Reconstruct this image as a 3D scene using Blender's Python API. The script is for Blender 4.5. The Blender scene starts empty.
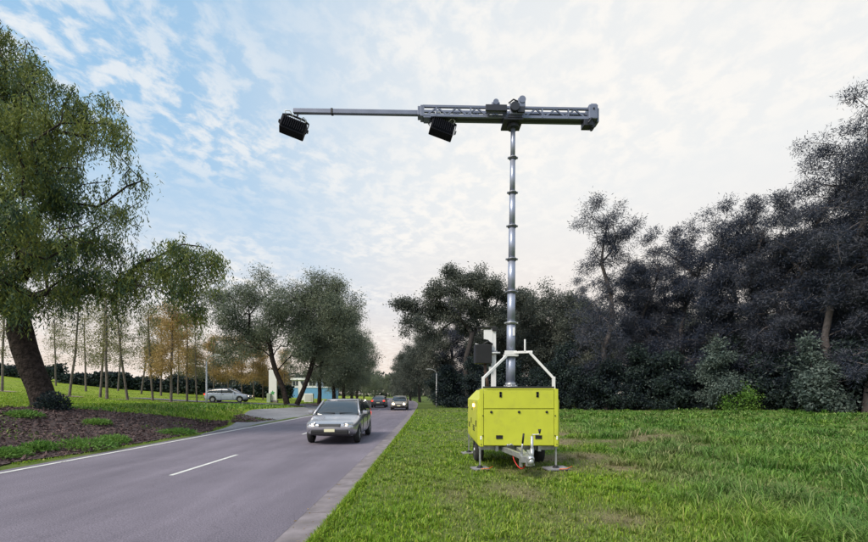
import bpy, bmesh, math, random
import numpy as np
from mathutils import Vector, Matrix, Euler

# ------------------------------------------------------------------ camera, sky, sun, exposure
SC = bpy.context.scene
COL = SC.collection
R = math.radians
EYE = 1.65
FPX = 434.0           # focal length in photo pixels (868 wide)
HOR = 394.0           # horizon row of the photo

cam_d = bpy.data.cameras.new("camera")
cam = bpy.data.objects.new("camera", cam_d)
COL.objects.link(cam)
cam_d.sensor_width = 36.0
cam_d.lens = 18.0
cam_d.shift_y = 123.0 / 868.0
cam_d.clip_end = 3000.0
cam_d.clip_start = 0.05
cam.location = (0, 0, EYE)
cam.rotation_euler = (R(90), 0, 0)
SC.camera = cam

SUN_AZ, SUN_EL = R(-132), R(47)       # veiled sun behind the viewer's left shoulder (azimuth clockwise from straight ahead)
VEIL_AZ, VEIL_EL = R(30), R(16)       # where the thin cloud veil whitens the sky
SKY_STRENGTH = 0.115
SUN_STRENGTH = 2.8
SC.view_settings.view_transform = 'Standard'
SC.view_settings.look = 'None'
SC.view_settings.gamma = 1.0
SC.view_settings.exposure = 0.55
SC.view_settings.use_curve_mapping = False

world = bpy.data.worlds.new("World")
SC.world = world
world.use_nodes = True
wt = world.node_tree
for n in list(wt.nodes):
    wt.nodes.remove(n)
def wn(t, **k):
    n = wt.nodes.new(t)
    for a, b in k.items():
        setattr(n, a, b)
    return n
def wl(a, b):
    wt.links.new(a, b)
def wmath(op, a, b=None, clamp=False):
    n = wn('ShaderNodeMath', operation=op, use_clamp=clamp)
    for i, v in enumerate((a, b)):
        if v is None:
            continue
        if isinstance(v, (int, float)):
            n.inputs[i].default_value = v
        else:
            wl(v, n.inputs[i])
    return n.outputs[0]
def wramp(fac, p0, p1, c0=(0, 0, 0, 1), c1=(1, 1, 1, 1), interp='EASE'):
    n = wn('ShaderNodeValToRGB')
    n.color_ramp.interpolation = interp
    e = n.color_ramp.elements
    e[0].position, e[1].position = p0, p1
    e[0].color, e[1].color = c0, c1
    wl(fac, n.inputs[0])
    return n.outputs[0]
def wmix(fac, a, b):
    n = wn('ShaderNodeMix', data_type='RGBA')
    for sock, v in ((n.inputs[0], fac), (n.inputs[6], a), (n.inputs[7], b)):
        if isinstance(v, (int, float)):
            sock.default_value = v
        elif isinstance(v, tuple):
            sock.default_value = v
        else:
            wl(v, sock)
    return n.outputs[2]
sky = wn('ShaderNodeTexSky', sky_type='NISHITA')
sky.sun_disc = False
sky.sun_elevation = SUN_EL
sky.sun_rotation = SUN_AZ
sky.altitude = 50
sky.air_density = 1.0
sky.dust_density = 1.6
sky.ozone_density = 1.6
tc = wn('ShaderNodeTexCoord')
sep = wn('ShaderNodeSeparateXYZ')
wl(tc.outputs['Generated'], sep.inputs[0])
zz = wmath('ADD', wmath('MAXIMUM', sep.outputs[2], 0.0), 0.10)
cx = wmath('DIVIDE', sep.outputs[0], zz)
cy = wmath('DIVIDE', sep.outputs[1], zz)
cmb = wn('ShaderNodeCombineXYZ')
wl(cx, cmb.inputs[0]); wl(cy, cmb.inputs[1])
mp = wn('ShaderNodeMapping')
mp.inputs['Rotation'].default_value = (0, 0, R(-38))
mp.inputs['Scale'].default_value = (1.0, 0.9, 1.0)
wl(cmb.outputs[0], mp.inputs[0])
fine = wn('ShaderNodeTexNoise'); fine.inputs['Scale'].default_value = 12.0
fine.inputs['Detail'].default_value = 7.0; fine.inputs['Roughness'].default_value = 0.62
fine.inputs['Distortion'].default_value = 0.25
wl(mp.outputs[0], fine.inputs[0])
big = wn('ShaderNodeTexNoise'); big.inputs['Scale'].default_value = 0.85
big.inputs['Detail'].default_value = 3.0
wl(cmb.outputs[0], big.inputs[0])
m_f = wramp(fine.outputs[0], 0.40, 0.62)
m_b = wramp(big.outputs[0], 0.36, 0.60)
mask = wmath('MULTIPLY', wmath('MULTIPLY', m_f, wmath('ADD', m_b, 0.12)), 0.9, True)
# haze towards the horizon and towards the thin cloud veil
dotn = wn('ShaderNodeVectorMath', operation='DOT_PRODUCT')
wl(tc.outputs['Generated'], dotn.inputs[0])
dotn.inputs[1].default_value = (math.sin(VEIL_AZ) * math.cos(VEIL_EL), math.cos(VEIL_AZ) * math.cos(VEIL_EL), math.sin(VEIL_EL))
toward = wramp(wmath('MULTIPLY_ADD', dotn.outputs['Value'], 0.5), 0.0, 1.0)
tw = wn('ShaderNodeMath', operation='MULTIPLY_ADD')
wl(dotn.outputs['Value'], tw.inputs[0]); tw.inputs[1].default_value = 0.5; tw.inputs[2].default_value = 0.5
tow = wramp(tw.outputs[0], 0.74, 0.985)
hz = wramp(sep.outputs[2], 0.0, 0.54, (1, 1, 1, 1), (0, 0, 0, 1))
haze_f = wmath('MAXIMUM', wmath('MULTIPLY', hz, 0.88), wmath('MULTIPLY', tow, 0.86), True)
warm = wramp(sep.outputs[2], 0.0, 0.44, (1.0, 0.80, 0.66, 1), (0.98, 0.955, 0.915, 1))
skyc = wn('ShaderNodeVectorMath', operation='SCALE')
wl(sky.outputs[0], skyc.inputs[0]); skyc.inputs['Scale'].default_value = SKY_STRENGTH
SKY_LIFT = 0.67
blue = wmix(0.78, skyc.outputs[0], (0.265, 0.445, 0.62, 1))
warm_s = wn('ShaderNodeVectorMath', operation='SCALE')
wl(warm, warm_s.inputs[0]); warm_s.inputs['Scale'].default_value = SKY_LIFT
hazed = wmix(haze_f, blue, warm_s.outputs[0])
cl_s = wmix(toward, (0.62, 0.65, 0.68, 1), (0.70, 0.67, 0.63, 1))
final = wmix(wmath('MULTIPLY', mask, 0.72), hazed, cl_s)
bg = wn('ShaderNodeBackground')
bg.inputs['Strength'].default_value = 1.0
wl(final, bg.inputs[0])
wo = wn('ShaderNodeOutputWorld')
wl(bg.outputs[0], wo.inputs[0])

sun_d = bpy.data.lights.new("sun", 'SUN')
sun_d.energy = SUN_STRENGTH
sun_d.angle = R(28)
sun_d.color = (1.0, 0.90, 0.76)
sun = bpy.data.objects.new("sun", sun_d)
COL.objects.link(sun)
sdir = Vector((math.sin(SUN_AZ) * math.cos(SUN_EL), math.cos(SUN_AZ) * math.cos(SUN_EL), math.sin(SUN_EL)))
sun.rotation_euler = sdir.to_track_quat('Z', 'Y').to_euler()
sun.location = sdir * 60

# ------------------------------------------------------------------ materials
def mat(name, base=(0.5, 0.5, 0.5), rough=0.6, metal=0.0, var=0.0, nscale=8.0, bump=0.0, bscale=None, spec=0.5, emit=None, estr=0.0, dirt=None, dirt_amt=0.0, dirt_scale=3.0, coat=0.0, bdist=0.02):
    m = bpy.data.materials.new(name)
    m.use_nodes = True
    t = m.node_tree
    b = t.nodes['Principled BSDF']
    b.inputs['Roughness'].default_value = rough
    b.inputs['Metallic'].default_value = metal
    b.inputs['Specular IOR Level'].default_value = spec
    b.inputs['Coat Weight'].default_value = coat
    b.inputs['Base Color'].default_value = (*base, 1)
    tcn = t.nodes.new('ShaderNodeTexCoord')
    col = None
    if var > 0:
        nz = t.nodes.new('ShaderNodeTexNoise'); nz.inputs['Scale'].default_value = nscale; nz.inputs['Detail'].default_value = 5
        t.links.new(tcn.outputs['Object'], nz.inputs[0])
        cr = t.nodes.new('ShaderNodeValToRGB')
        cr.color_ramp.elements[0].position = 0.3; cr.color_ramp.elements[1].position = 0.7
        cr.color_ramp.elements[0].color = (*[c * (1 - var) for c in base], 1)
        cr.color_ramp.elements[1].color = (*[min(1, c * (1 + var)) for c in base], 1)
        t.links.new(nz.outputs[0], cr.inputs[0])
        col = cr.outputs[0]
    if dirt is not None:
        nz = t.nodes.new('ShaderNodeTexNoise'); nz.inputs['Scale'].default_value = dirt_scale; nz.inputs['Detail'].default_value = 8; nz.inputs['Roughness'].default_value = 0.7
        t.links.new(tcn.outputs['Object'], nz.inputs[0])
        cr = t.nodes.new('ShaderNodeValToRGB')
        cr.color_ramp.elements[0].position = 0.52; cr.color_ramp.elements[1].position = 0.75
        cr.color_ramp.elements[0].color = (0, 0, 0, 1); cr.color_ramp.elements[1].color = (dirt_amt,) * 3 + (1,)
        t.links.new(nz.outputs[0], cr.inputs[0])
        mx = t.nodes.new('ShaderNodeMix'); mx.data_type = 'RGBA'
        t.links.new(cr.outputs[0], mx.inputs[0])
        if col is not None:
            t.links.new(col, mx.inputs[6])
        else:
            mx.inputs[6].default_value = (*base, 1)
        mx.inputs[7].default_value = (*dirt, 1)
        col = mx.outputs[2]
    if col is not None:
        t.links.new(col, b.inputs['Base Color'])
    if bump > 0:
        nz = t.nodes.new('ShaderNodeTexNoise'); nz.inputs['Scale'].default_value = bscale or nscale * 4; nz.inputs['Detail'].default_value = 6
        t.links.new(tcn.outputs['Object'], nz.inputs[0])
        bp = t.nodes.new('ShaderNodeBump'); bp.inputs['Strength'].default_value = bump; bp.inputs['Distance'].default_value = bdist
        t.links.new(nz.outputs[0], bp.inputs['Height'])
        t.links.new(bp.outputs[0], b.inputs['Normal'])
    if emit is not None:
        b.inputs['Emission Color'].default_value = (*emit, 1)
        b.inputs['Emission Strength'].default_value = estr
    return m

def leaf_mat(name, cols, trans=0.22, rough=0.55, spec=0.25):
    """foliage: colour varies from leaf to leaf and from clump to clump"""
    m = bpy.data.materials.new(name)
    m.use_nodes = True
    t = m.node_tree
    b = t.nodes['Principled BSDF']
    b.inputs['Roughness'].default_value = rough
    b.inputs['Specular IOR Level'].default_value = spec
    g = t.nodes.new('ShaderNodeNewGeometry')
    tcn = t.nodes.new('ShaderNodeTexCoord')
    nz = t.nodes.new('ShaderNodeTexNoise'); nz.inputs['Scale'].default_value = 0.55; nz.inputs['Detail'].default_value = 2
    t.links.new(tcn.outputs['Object'], nz.inputs[0])
    oi = t.nodes.new('ShaderNodeObjectInfo')
    a = t.nodes.new('ShaderNodeMath'); a.operation = 'MULTIPLY_ADD'
    t.links.new(g.outputs['Random Per Island'], a.inputs[0]); a.inputs[1].default_value = 0.5
    t.links.new(nz.outputs[0], a.inputs[2])
    a2 = t.nodes.new('ShaderNodeMath'); a2.operation = 'MULTIPLY_ADD'
    t.links.new(oi.outputs['Random'], a2.inputs[0]); a2.inputs[1].default_value = 0.2
    t.links.new(a.outputs[0], a2.inputs[2])
    cr = t.nodes.new('ShaderNodeValToRGB')
    els = cr.color_ramp.elements
    k = len(cols)
    while len(els) < k:
        els.new(0.5)
    for i, c in enumerate(cols):
        els[i].position = 0.38 + 0.75 * i / max(1, k - 1) * 0.85
        els[i].color = (*c, 1)
    t.links.new(a2.outputs[0], cr.inputs[0])
    t.links.new(cr.outputs[0], b.inputs['Base Color'])
    tr = t.nodes.new('ShaderNodeBsdfTranslucent')
    t.links.new(cr.outputs[0], tr.inputs[0])
    ms = t.nodes.new('ShaderNodeMixShader'); ms.inputs[0].default_value = trans
    t.links.new(b.outputs[0], ms.inputs[1]); t.links.new(tr.outputs[0], ms.inputs[2])
    t.links.new(ms.outputs[0], t.nodes['Material Output'].inputs[0])
    return m

M = {}
M['yellow'] = mat('safety_yellow_paint', (0.52, 0.56, 0.045), 0.38, var=0.05, nscale=3, dirt=(0.22, 0.20, 0.08), dirt_amt=0.34, dirt_scale=3.4, bump=0.02, bscale=3)
M['black'] = mat('black_plastic', (0.008, 0.008, 0.010), 0.6, var=0.2)
M['lid'] = mat('black_lid', (0.02, 0.02, 0.022), 0.6)
M['seam'] = mat('shadow_gap_rubber', (0.10, 0.11, 0.012), 0.8)
M['alu'] = mat('mast_aluminium', (0.33, 0.36, 0.46), 0.40, metal=0.55, var=0.10, nscale=5)
M['collar'] = mat('collar_casting', (0.22, 0.23, 0.27), 0.45, metal=0.5)
M['galv'] = mat('galvanised_steel', (0.42, 0.43, 0.45), 0.45, metal=0.7, var=0.25, nscale=14)
M['white'] = mat('white_painted_steel', (0.72, 0.72, 0.73), 0.4, var=0.05)
M['boom'] = mat('boom_grey_paint', (0.175, 0.195, 0.27), 0.42, metal=0.25, var=0.12, nscale=4)
M['boomdark'] = mat('boom_dark_steel', (0.030, 0.032, 0.045), 0.5, metal=0.2)
M['tyre'] = mat('tyre_rubber', (0.02, 0.02, 0.021), 0.85, bump=0.2, nscale=20)
M['rim'] = mat('steel_rim', (0.45, 0.46, 0.48), 0.4, metal=0.7)
M['red'] = mat('red_cable', (0.55, 0.02, 0.02), 0.5)
M['orange'] = mat('orange_strap', (0.8, 0.18, 0.03), 0.6)
M['pad'] = mat('pad_grey', (0.22, 0.215, 0.23), 0.7, var=0.2, nscale=12)
M['floodblack'] = mat('flood_black_casting', (0.006, 0.006, 0.011), 0.75, spec=0.2)
M['lens'] = mat('flood_lens', (0.05, 0.055, 0.07), 0.08, spec=0.8)
M['amber'] = mat('amber_glint_glow', (0.9, 0.35, 0.05), 0.3, emit=(1.0, 0.42, 0.14), estr=9.0)  # emission stands in for orange light reflected off the door
M['reflector'] = mat('white_reflector', (0.85, 0.84, 0.80), 0.2)
M['concrete'] = mat('pale_concrete', (0.185, 0.162, 0.176), 0.85, var=0.3, nscale=3.0, bump=0.25, bscale=60, dirt=(0.14, 0.12, 0.11), dirt_amt=0.8, dirt_scale=3.5)
M['paint'] = mat('road_paint', (0.62, 0.62, 0.60), 0.6, var=0.1, dirt=(0.2, 0.19, 0.19), dirt_amt=0.75, dirt_scale=6)
M['mulch'] = mat('bark_mulch_soil', (0.055, 0.036, 0.036), 0.95, var=0.5, nscale=10, bump=0.6, bscale=24)
M['chip'] = leaf_mat('bark_chip', [(0.035, 0.022, 0.022), (0.075, 0.048, 0.048), (0.14, 0.095, 0.09)], trans=0.0, rough=0.9)
M['bare'] = mat('bare_soil', (0.25, 0.20, 0.14), 0.95, var=0.3, nscale=3)
M['bark'] = mat('dark_bark', (0.034, 0.026, 0.024), 0.95, var=0.6, nscale=7, bump=1.0, bscale=9, bdist=0.12, spec=0.15)
M['bark_pale'] = mat('pale_bark', (0.135, 0.112, 0.105), 0.9, var=0.35, nscale=4, bump=0.4, bscale=12)
M['bark_sheoak'] = mat('sheoak_bark', (0.105, 0.09, 0.09), 0.95, var=0.35, nscale=4, bump=0.5, bscale=10)
M['bark_grey'] = mat('grey_bark', (0.040, 0.034, 0.034), 0.95, var=0.35, nscale=4, bump=0.5, bscale=10)
M['lamp_pole'] = mat('pale_pole', (0.5, 0.5, 0.52), 0.5, metal=0.3)
M['lf_pepper'] = leaf_mat('pepper_leaf', [(0.022, 0.048, 0.042), (0.046, 0.088, 0.062), (0.085, 0.138, 0.066), (0.195, 0.225, 0.052)], 0.32)
M['lf_olive'] = leaf_mat('olive_leaf', [(0.062, 0.084, 0.070), (0.120, 0.150, 0.110), (0.205, 0.230, 0.155)], 0.28)
M['lf_gum'] = leaf_mat('gum_leaf', [(0.036, 0.048, 0.050), (0.072, 0.088, 0.080), (0.130, 0.142, 0.115)], 0.28)
M['lf_cas'] = leaf_mat('sheoak_needle', [(0.018, 0.028, 0.056), (0.036, 0.048, 0.082), (0.088, 0.094, 0.118)], 0.28)
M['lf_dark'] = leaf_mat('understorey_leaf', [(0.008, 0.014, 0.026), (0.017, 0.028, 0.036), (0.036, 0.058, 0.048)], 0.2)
M['lf_blue'] = leaf_mat('blue_green_leaf', [(0.045, 0.070, 0.066), (0.080, 0.115, 0.105), (0.12, 0.155, 0.135)], 0.2)
M['lf_bright'] = leaf_mat('bright_bush_leaf', [(0.06, 0.15, 0.03), (0.11, 0.24, 0.04), (0.17, 0.30, 0.06)], 0.3)
M['lf_orange'] = leaf_mat('autumn_leaf', [(0.17, 0.13, 0.06), (0.30, 0.21, 0.085), (0.44, 0.30, 0.12)], 0.35)
M['lf_park'] = leaf_mat('park_leaf', [(0.08, 0.10, 0.055), (0.15, 0.165, 0.075), (0.24, 0.22, 0.10)], 0.35)
M['lf_weed'] = leaf_mat('weed_leaf', [(0.06, 0.14, 0.03), (0.10, 0.22, 0.04), (0.16, 0.28, 0.06)], 0.3)
M['glass'] = mat('car_glass', (0.03, 0.035, 0.04), 0.04, spec=1.0, coat=0.6)
M['silver'] = mat('silver_car_paint', (0.44, 0.44, 0.48), 0.24, metal=0.6, coat=0.5)
M['greycar'] = mat('dark_grey_car_paint', (0.10, 0.10, 0.115), 0.25, metal=0.4, coat=0.5)
M['tancar'] = mat('pale_gold_car_paint', (0.34, 0.30, 0.25), 0.3, metal=0.3, coat=0.5)
M['bluecar'] = mat('pale_blue_car_paint', (0.46, 0.52, 0.66), 0.28, metal=0.1, coat=0.5)
M['head'] = mat('headlamp_lit', (1, 0.9, 0.8), 0.2, emit=(1.0, 0.66, 0.34), estr=60.0)
M['head_dim'] = mat('headlamp_low', (1, 0.95, 0.85), 0.2, emit=(1.0, 0.76, 0.52), estr=7.0)
M['lampglass'] = mat('lamp_glass', (0.32, 0.33, 0.35), 0.08, metal=0.5, spec=0.8)
M['tail'] = mat('tail_lamp', (0.5, 0.02, 0.02), 0.25, emit=(1.0, 0.05, 0.03), estr=1.2)
M['plate'] = mat('number_plate', (0.75, 0.72, 0.5), 0.4)
M['signwhite'] = mat('sign_white', (0.78, 0.79, 0.80), 0.45, var=0.03)
M['signgreen'] = mat('sign_green', (0.06, 0.33, 0.10), 0.45)
M['bluewall'] = mat('blue_wall', (0.12, 0.30, 0.52), 0.6, var=0.08)
M['roofgrey'] = mat('pale_roof', (0.55, 0.56, 0.58), 0.5)
M['window'] = mat('building_glass', (0.04, 0.05, 0.06), 0.1)

def asphalt(name, c0, c1):
    m = bpy.data.materials.new(name); m.use_nodes = True
    t = m.node_tree; b = t.nodes['Principled BSDF']
    tcn = t.nodes.new('ShaderNodeTexCoord')
    def noise(scale, detail, rough=0.6, sc=None):
        n = t.nodes.new('ShaderNodeTexNoise'); n.inputs['Scale'].default_value = scale; n.inputs['Detail'].default_value = detail; n.inputs['Roughness'].default_value = rough
        if sc:
            mpn = t.nodes.new('ShaderNodeMapping'); mpn.inputs['Scale'].default_value = sc
            t.links.new(tcn.outputs['Object'], mpn.inputs[0]); t.links.new(mpn.outputs[0], n.inputs[0])
        else:
            t.links.new(tcn.outputs['Object'], n.inputs[0])
        return n.outputs[0]
    def ramp(f, p0, p1, a, c):
        n = t.nodes.new('ShaderNodeValToRGB'); n.color_ramp.elements[0].position = p0; n.color_ramp.elements[1].position = p1
        n.color_ramp.elements[0].color = (*a, 1); n.color_ramp.elements[1].color = (*c, 1)
        t.links.new(f, n.inputs[0]); return n.outputs[0]
    def mix(mode, fac, a, c):
        n = t.nodes.new('ShaderNodeMix'); n.data_type = 'RGBA'; n.blend_type = mode
        n.inputs[0].default_value = fac; t.links.new(a, n.inputs[6]); t.links.new(c, n.inputs[7]); return n.outputs[2]
    base = ramp(noise(1.2, 6, 0.65, (1.0, 0.12, 1.0)), 0.3, 0.72, c0, c1)
    grit = mix('MULTIPLY', 1.0, ramp(noise(170, 2), 0.35, 0.72, (0.50,) * 3, (1.55,) * 3), ramp(noise(55, 3), 0.36, 0.66, (0.56,) * 3, (1.42,) * 3))
    vo = t.nodes.new('ShaderNodeTexVoronoi'); vo.feature = 'DISTANCE_TO_EDGE'; vo.inputs['Scale'].default_value = 0.33
    wv = t.nodes.new('ShaderNodeVectorMath'); wv.operation = 'MULTIPLY_ADD'; wv.inputs[1].default_value = (0.9, 0.9, 0.9)
    nw = t.nodes.new('ShaderNodeTexNoise'); nw.inputs['Scale'].default_value = 2.2; nw.inputs['Detail'].default_value = 6
    t.links.new(tcn.outputs['Object'], nw.inputs[0]); t.links.new(nw.outputs['Color'], wv.inputs[0]); t.links.new(tcn.outputs['Object'], wv.inputs[2]); t.links.new(wv.outputs[0], vo.inputs['Vector'])
    crack = ramp(vo.outputs['Distance'], 0.0015, 0.0075, (0.45,) * 3, (1.0,) * 3)
    grit = mix('MULTIPLY', 0.30, grit, crack)
    patch = ramp(noise(0.35, 4), 0.35, 0.7, (0.86,) * 3, (1.12,) * 3)
    c = mix('MULTIPLY', 1.0, mix('MULTIPLY', 1.0, base, grit), patch)
    t.links.new(c, b.inputs['Base Color'])
    b.inputs['Roughness'].default_value = 0.78
    b.inputs['Specular IOR Level'].default_value = 0.35
    bp = t.nodes.new('ShaderNodeBump'); bp.inputs['Strength'].default_value = 0.35; bp.inputs['Distance'].default_value = 0.01
    t.links.new(noise(150, 2), bp.inputs['Height']); t.links.new(bp.outputs[0], b.inputs['Normal'])
    return m
M['asphalt'] = asphalt('asphalt', (0.138, 0.122, 0.156), (0.215, 0.190, 0.235))
M['asphalt_pale'] = asphalt('pale_asphalt', (0.20, 0.20, 0.22), (0.29, 0.29, 0.31))

def ground_mat():
    m = bpy.data.materials.new('grassy_ground'); m.use_nodes = True
    t = m.node_tree; b = t.nodes['Principled BSDF']
    tcn = t.nodes.new('ShaderNodeTexCoord')
    def noise(scale, detail):
        n = t.nodes.new('ShaderNodeTexNoise'); n.inputs['Scale'].default_value = scale; n.inputs['Detail'].default_value = detail; n.inputs['Roughness'].default_value = 0.65
        t.links.new(tcn.outputs['Object'], n.inputs[0]); return n.outputs[0]
    def ramp(f, stops):
        n = t.nodes.new('ShaderNodeValToRGB'); e = n.color_ramp.elements
        while len(e) < len(stops): e.new(0.5)
        for i, (p, c) in enumerate(stops):
            e[i].position = p; e[i].color = (*c, 1)
        t.links.new(f, n.inputs[0]); return n.outputs[0]
    g1 = ramp(noise(1.6, 8), [(0.3, (0.050, 0.085, 0.022)), (0.5, (0.085, 0.135, 0.028)), (0.72, (0.13, 0.165, 0.045))])
    dryc = ramp(noise(7, 5), [(0.3, (0.115, 0.090, 0.055)), (0.7, (0.24, 0.205, 0.12))])
    lawn = ramp(noise(0.5, 6), [(0.3, (0.140, 0.220, 0.018)), (0.7, (0.240, 0.300, 0.028))])
    at = t.nodes.new('ShaderNodeAttribute'); at.attribute_name = 'dry'
    at2 = t.nodes.new('ShaderNodeAttribute'); at2.attribute_name = 'lawn'
    mx0 = t.nodes.new('ShaderNodeMix'); mx0.data_type = 'RGBA'
    t.links.new(at2.outputs['Fac'], mx0.inputs[0]); t.links.new(g1, mx0.inputs[6]); t.links.new(lawn, mx0.inputs[7])
    mx = t.nodes.new('ShaderNodeMix'); mx.data_type = 'RGBA'
    t.links.new(at.outputs['Fac'], mx.inputs[0]); t.links.new(mx0.outputs[2], mx.inputs[6]); t.links.new(dryc, mx.inputs[7])
    t.links.new(mx.outputs[2], b.inputs['Base Color'])
    b.inputs['Roughness'].default_value = 0.95; b.inputs['Specular IOR Level'].default_value = 0.1
    bp = t.nodes.new('ShaderNodeBump'); bp.inputs['Strength'].default_value = 0.8; bp.inputs['Distance'].default_value = 0.05
    t.links.new(noise(14, 6), bp.inputs['Height']); t.links.new(bp.outputs[0], b.inputs['Normal'])
    return m
M['ground'] = ground_mat()

def grass_mat():
    m = bpy.data.materials.new('grass_blade'); m.use_nodes = True
    t = m.node_tree; b = t.nodes['Principled BSDF']
    g = t.nodes.new('ShaderNodeNewGeometry')
    at = t.nodes.new('ShaderNodeAttribute'); at.attribute_name = 'dry'
    def ramp(f, stops):
        n = t.nodes.new('ShaderNodeValToRGB'); e = n.color_ramp.elements
        while len(e) < len(stops): e.new(0.5)
        for i, (p, c) in enumerate(stops):
            e[i].position = p; e[i].color = (*c, 1)
        t.links.new(f, n.inputs[0]); return n.outputs[0]
    at3 = t.nodes.new('ShaderNodeAttribute'); at3.attribute_name = 'tone'
    gr_a = ramp(g.outputs['Random Per Island'], [(0.0, (0.040, 0.115, 0.018)), (0.45, (0.080, 0.205, 0.030)), (0.85, (0.150, 0.295, 0.065)), (1.0, (0.32, 0.36, 0.15))])
    gr_b = ramp(g.outputs['Random Per Island'], [(0.0, (0.110, 0.210, 0.012)), (0.5, (0.185, 0.325, 0.018)), (0.9, (0.29, 0.40, 0.030)), (1.0, (0.40, 0.38, 0.10))])
    dr = ramp(g.outputs['Random Per Island'], [(0.0, (0.14, 0.13, 0.055)), (0.5, (0.25, 0.215, 0.11)), (1.0, (0.36, 0.31, 0.19))])
    mx0 = t.nodes.new('ShaderNodeMix'); mx0.data_type = 'RGBA'
    t.links.new(at3.outputs['Fac'], mx0.inputs[0]); t.links.new(gr_a, mx0.inputs[6]); t.links.new(gr_b, mx0.inputs[7])
    mx = t.nodes.new('ShaderNodeMix'); mx.data_type = 'RGBA'
    t.links.new(at.outputs['Fac'], mx.inputs[0]); t.links.new(mx0.outputs[2], mx.inputs[6]); t.links.new(dr, mx.inputs[7])
    t.links.new(mx.outputs[2], b.inputs['Base Color'])
    b.inputs['Roughness'].default_value = 0.5; b.inputs['Specular IOR Level'].default_value = 0.25
    tr = t.nodes.new('ShaderNodeBsdfTranslucent'); t.links.new(mx.outputs[2], tr.inputs[0])
    ms = t.nodes.new('ShaderNodeMixShader'); ms.inputs[0].default_value = 0.3
    t.links.new(b.outputs[0], ms.inputs[1]); t.links.new(tr.outputs[0], ms.inputs[2])
    t.links.new(ms.outputs[0], t.nodes['Material Output'].inputs[0])
    return m
M['grass'] = grass_mat()

# ------------------------------------------------------------------ helpers
def tag(o, label=None, cat=None, group=None, kind=None):
    for k, v in (('label', label), ('category', cat), ('group', group), ('kind', kind)):
        if v:
            o[k] = v
    return o
def empty(name, loc=(0, 0, 0), rz=0.0):
    o = bpy.data.objects.new(name, None)
    COL.objects.link(o)
    o.location = loc
    o.rotation_euler = (0, 0, rz)
    o.empty_display_size = 0.2
    return o
def np_mesh(name, verts, faces, smooth=False):
    """verts (n,3), faces (m,k) all of the same size"""
    me = bpy.data.meshes.new(name)
    verts = np.asarray(verts, dtype=np.float32); faces = np.asarray(faces, dtype=np.int32)
    me.vertices.add(len(verts)); me.vertices.foreach_set('co', verts.ravel())
    m, k = faces.shape
    me.loops.add(m * k); me.loops.foreach_set('vertex_index', faces.ravel())
    me.polygons.add(m)
    me.polygons.foreach_set('loop_start', np.arange(0, m * k, k, dtype=np.int32))
    if smooth:
        me.polygons.foreach_set('use_smooth', np.ones(m, dtype=bool))
    me.update(calc_edges=True)
    return me
def add(name, me, material, parent=None):
    o = bpy.data.objects.new(name, me)
    if material is not None and not me.materials:
        me.materials.append(material)
    COL.objects.link(o)
    o.parent = parent
    return o
def copy_tree(o, parent=None):
    c = o.copy(); COL.objects.link(c); c.parent = parent
    for ch in list(o.children):
        copy_tree(ch, c)
    return c

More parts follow.
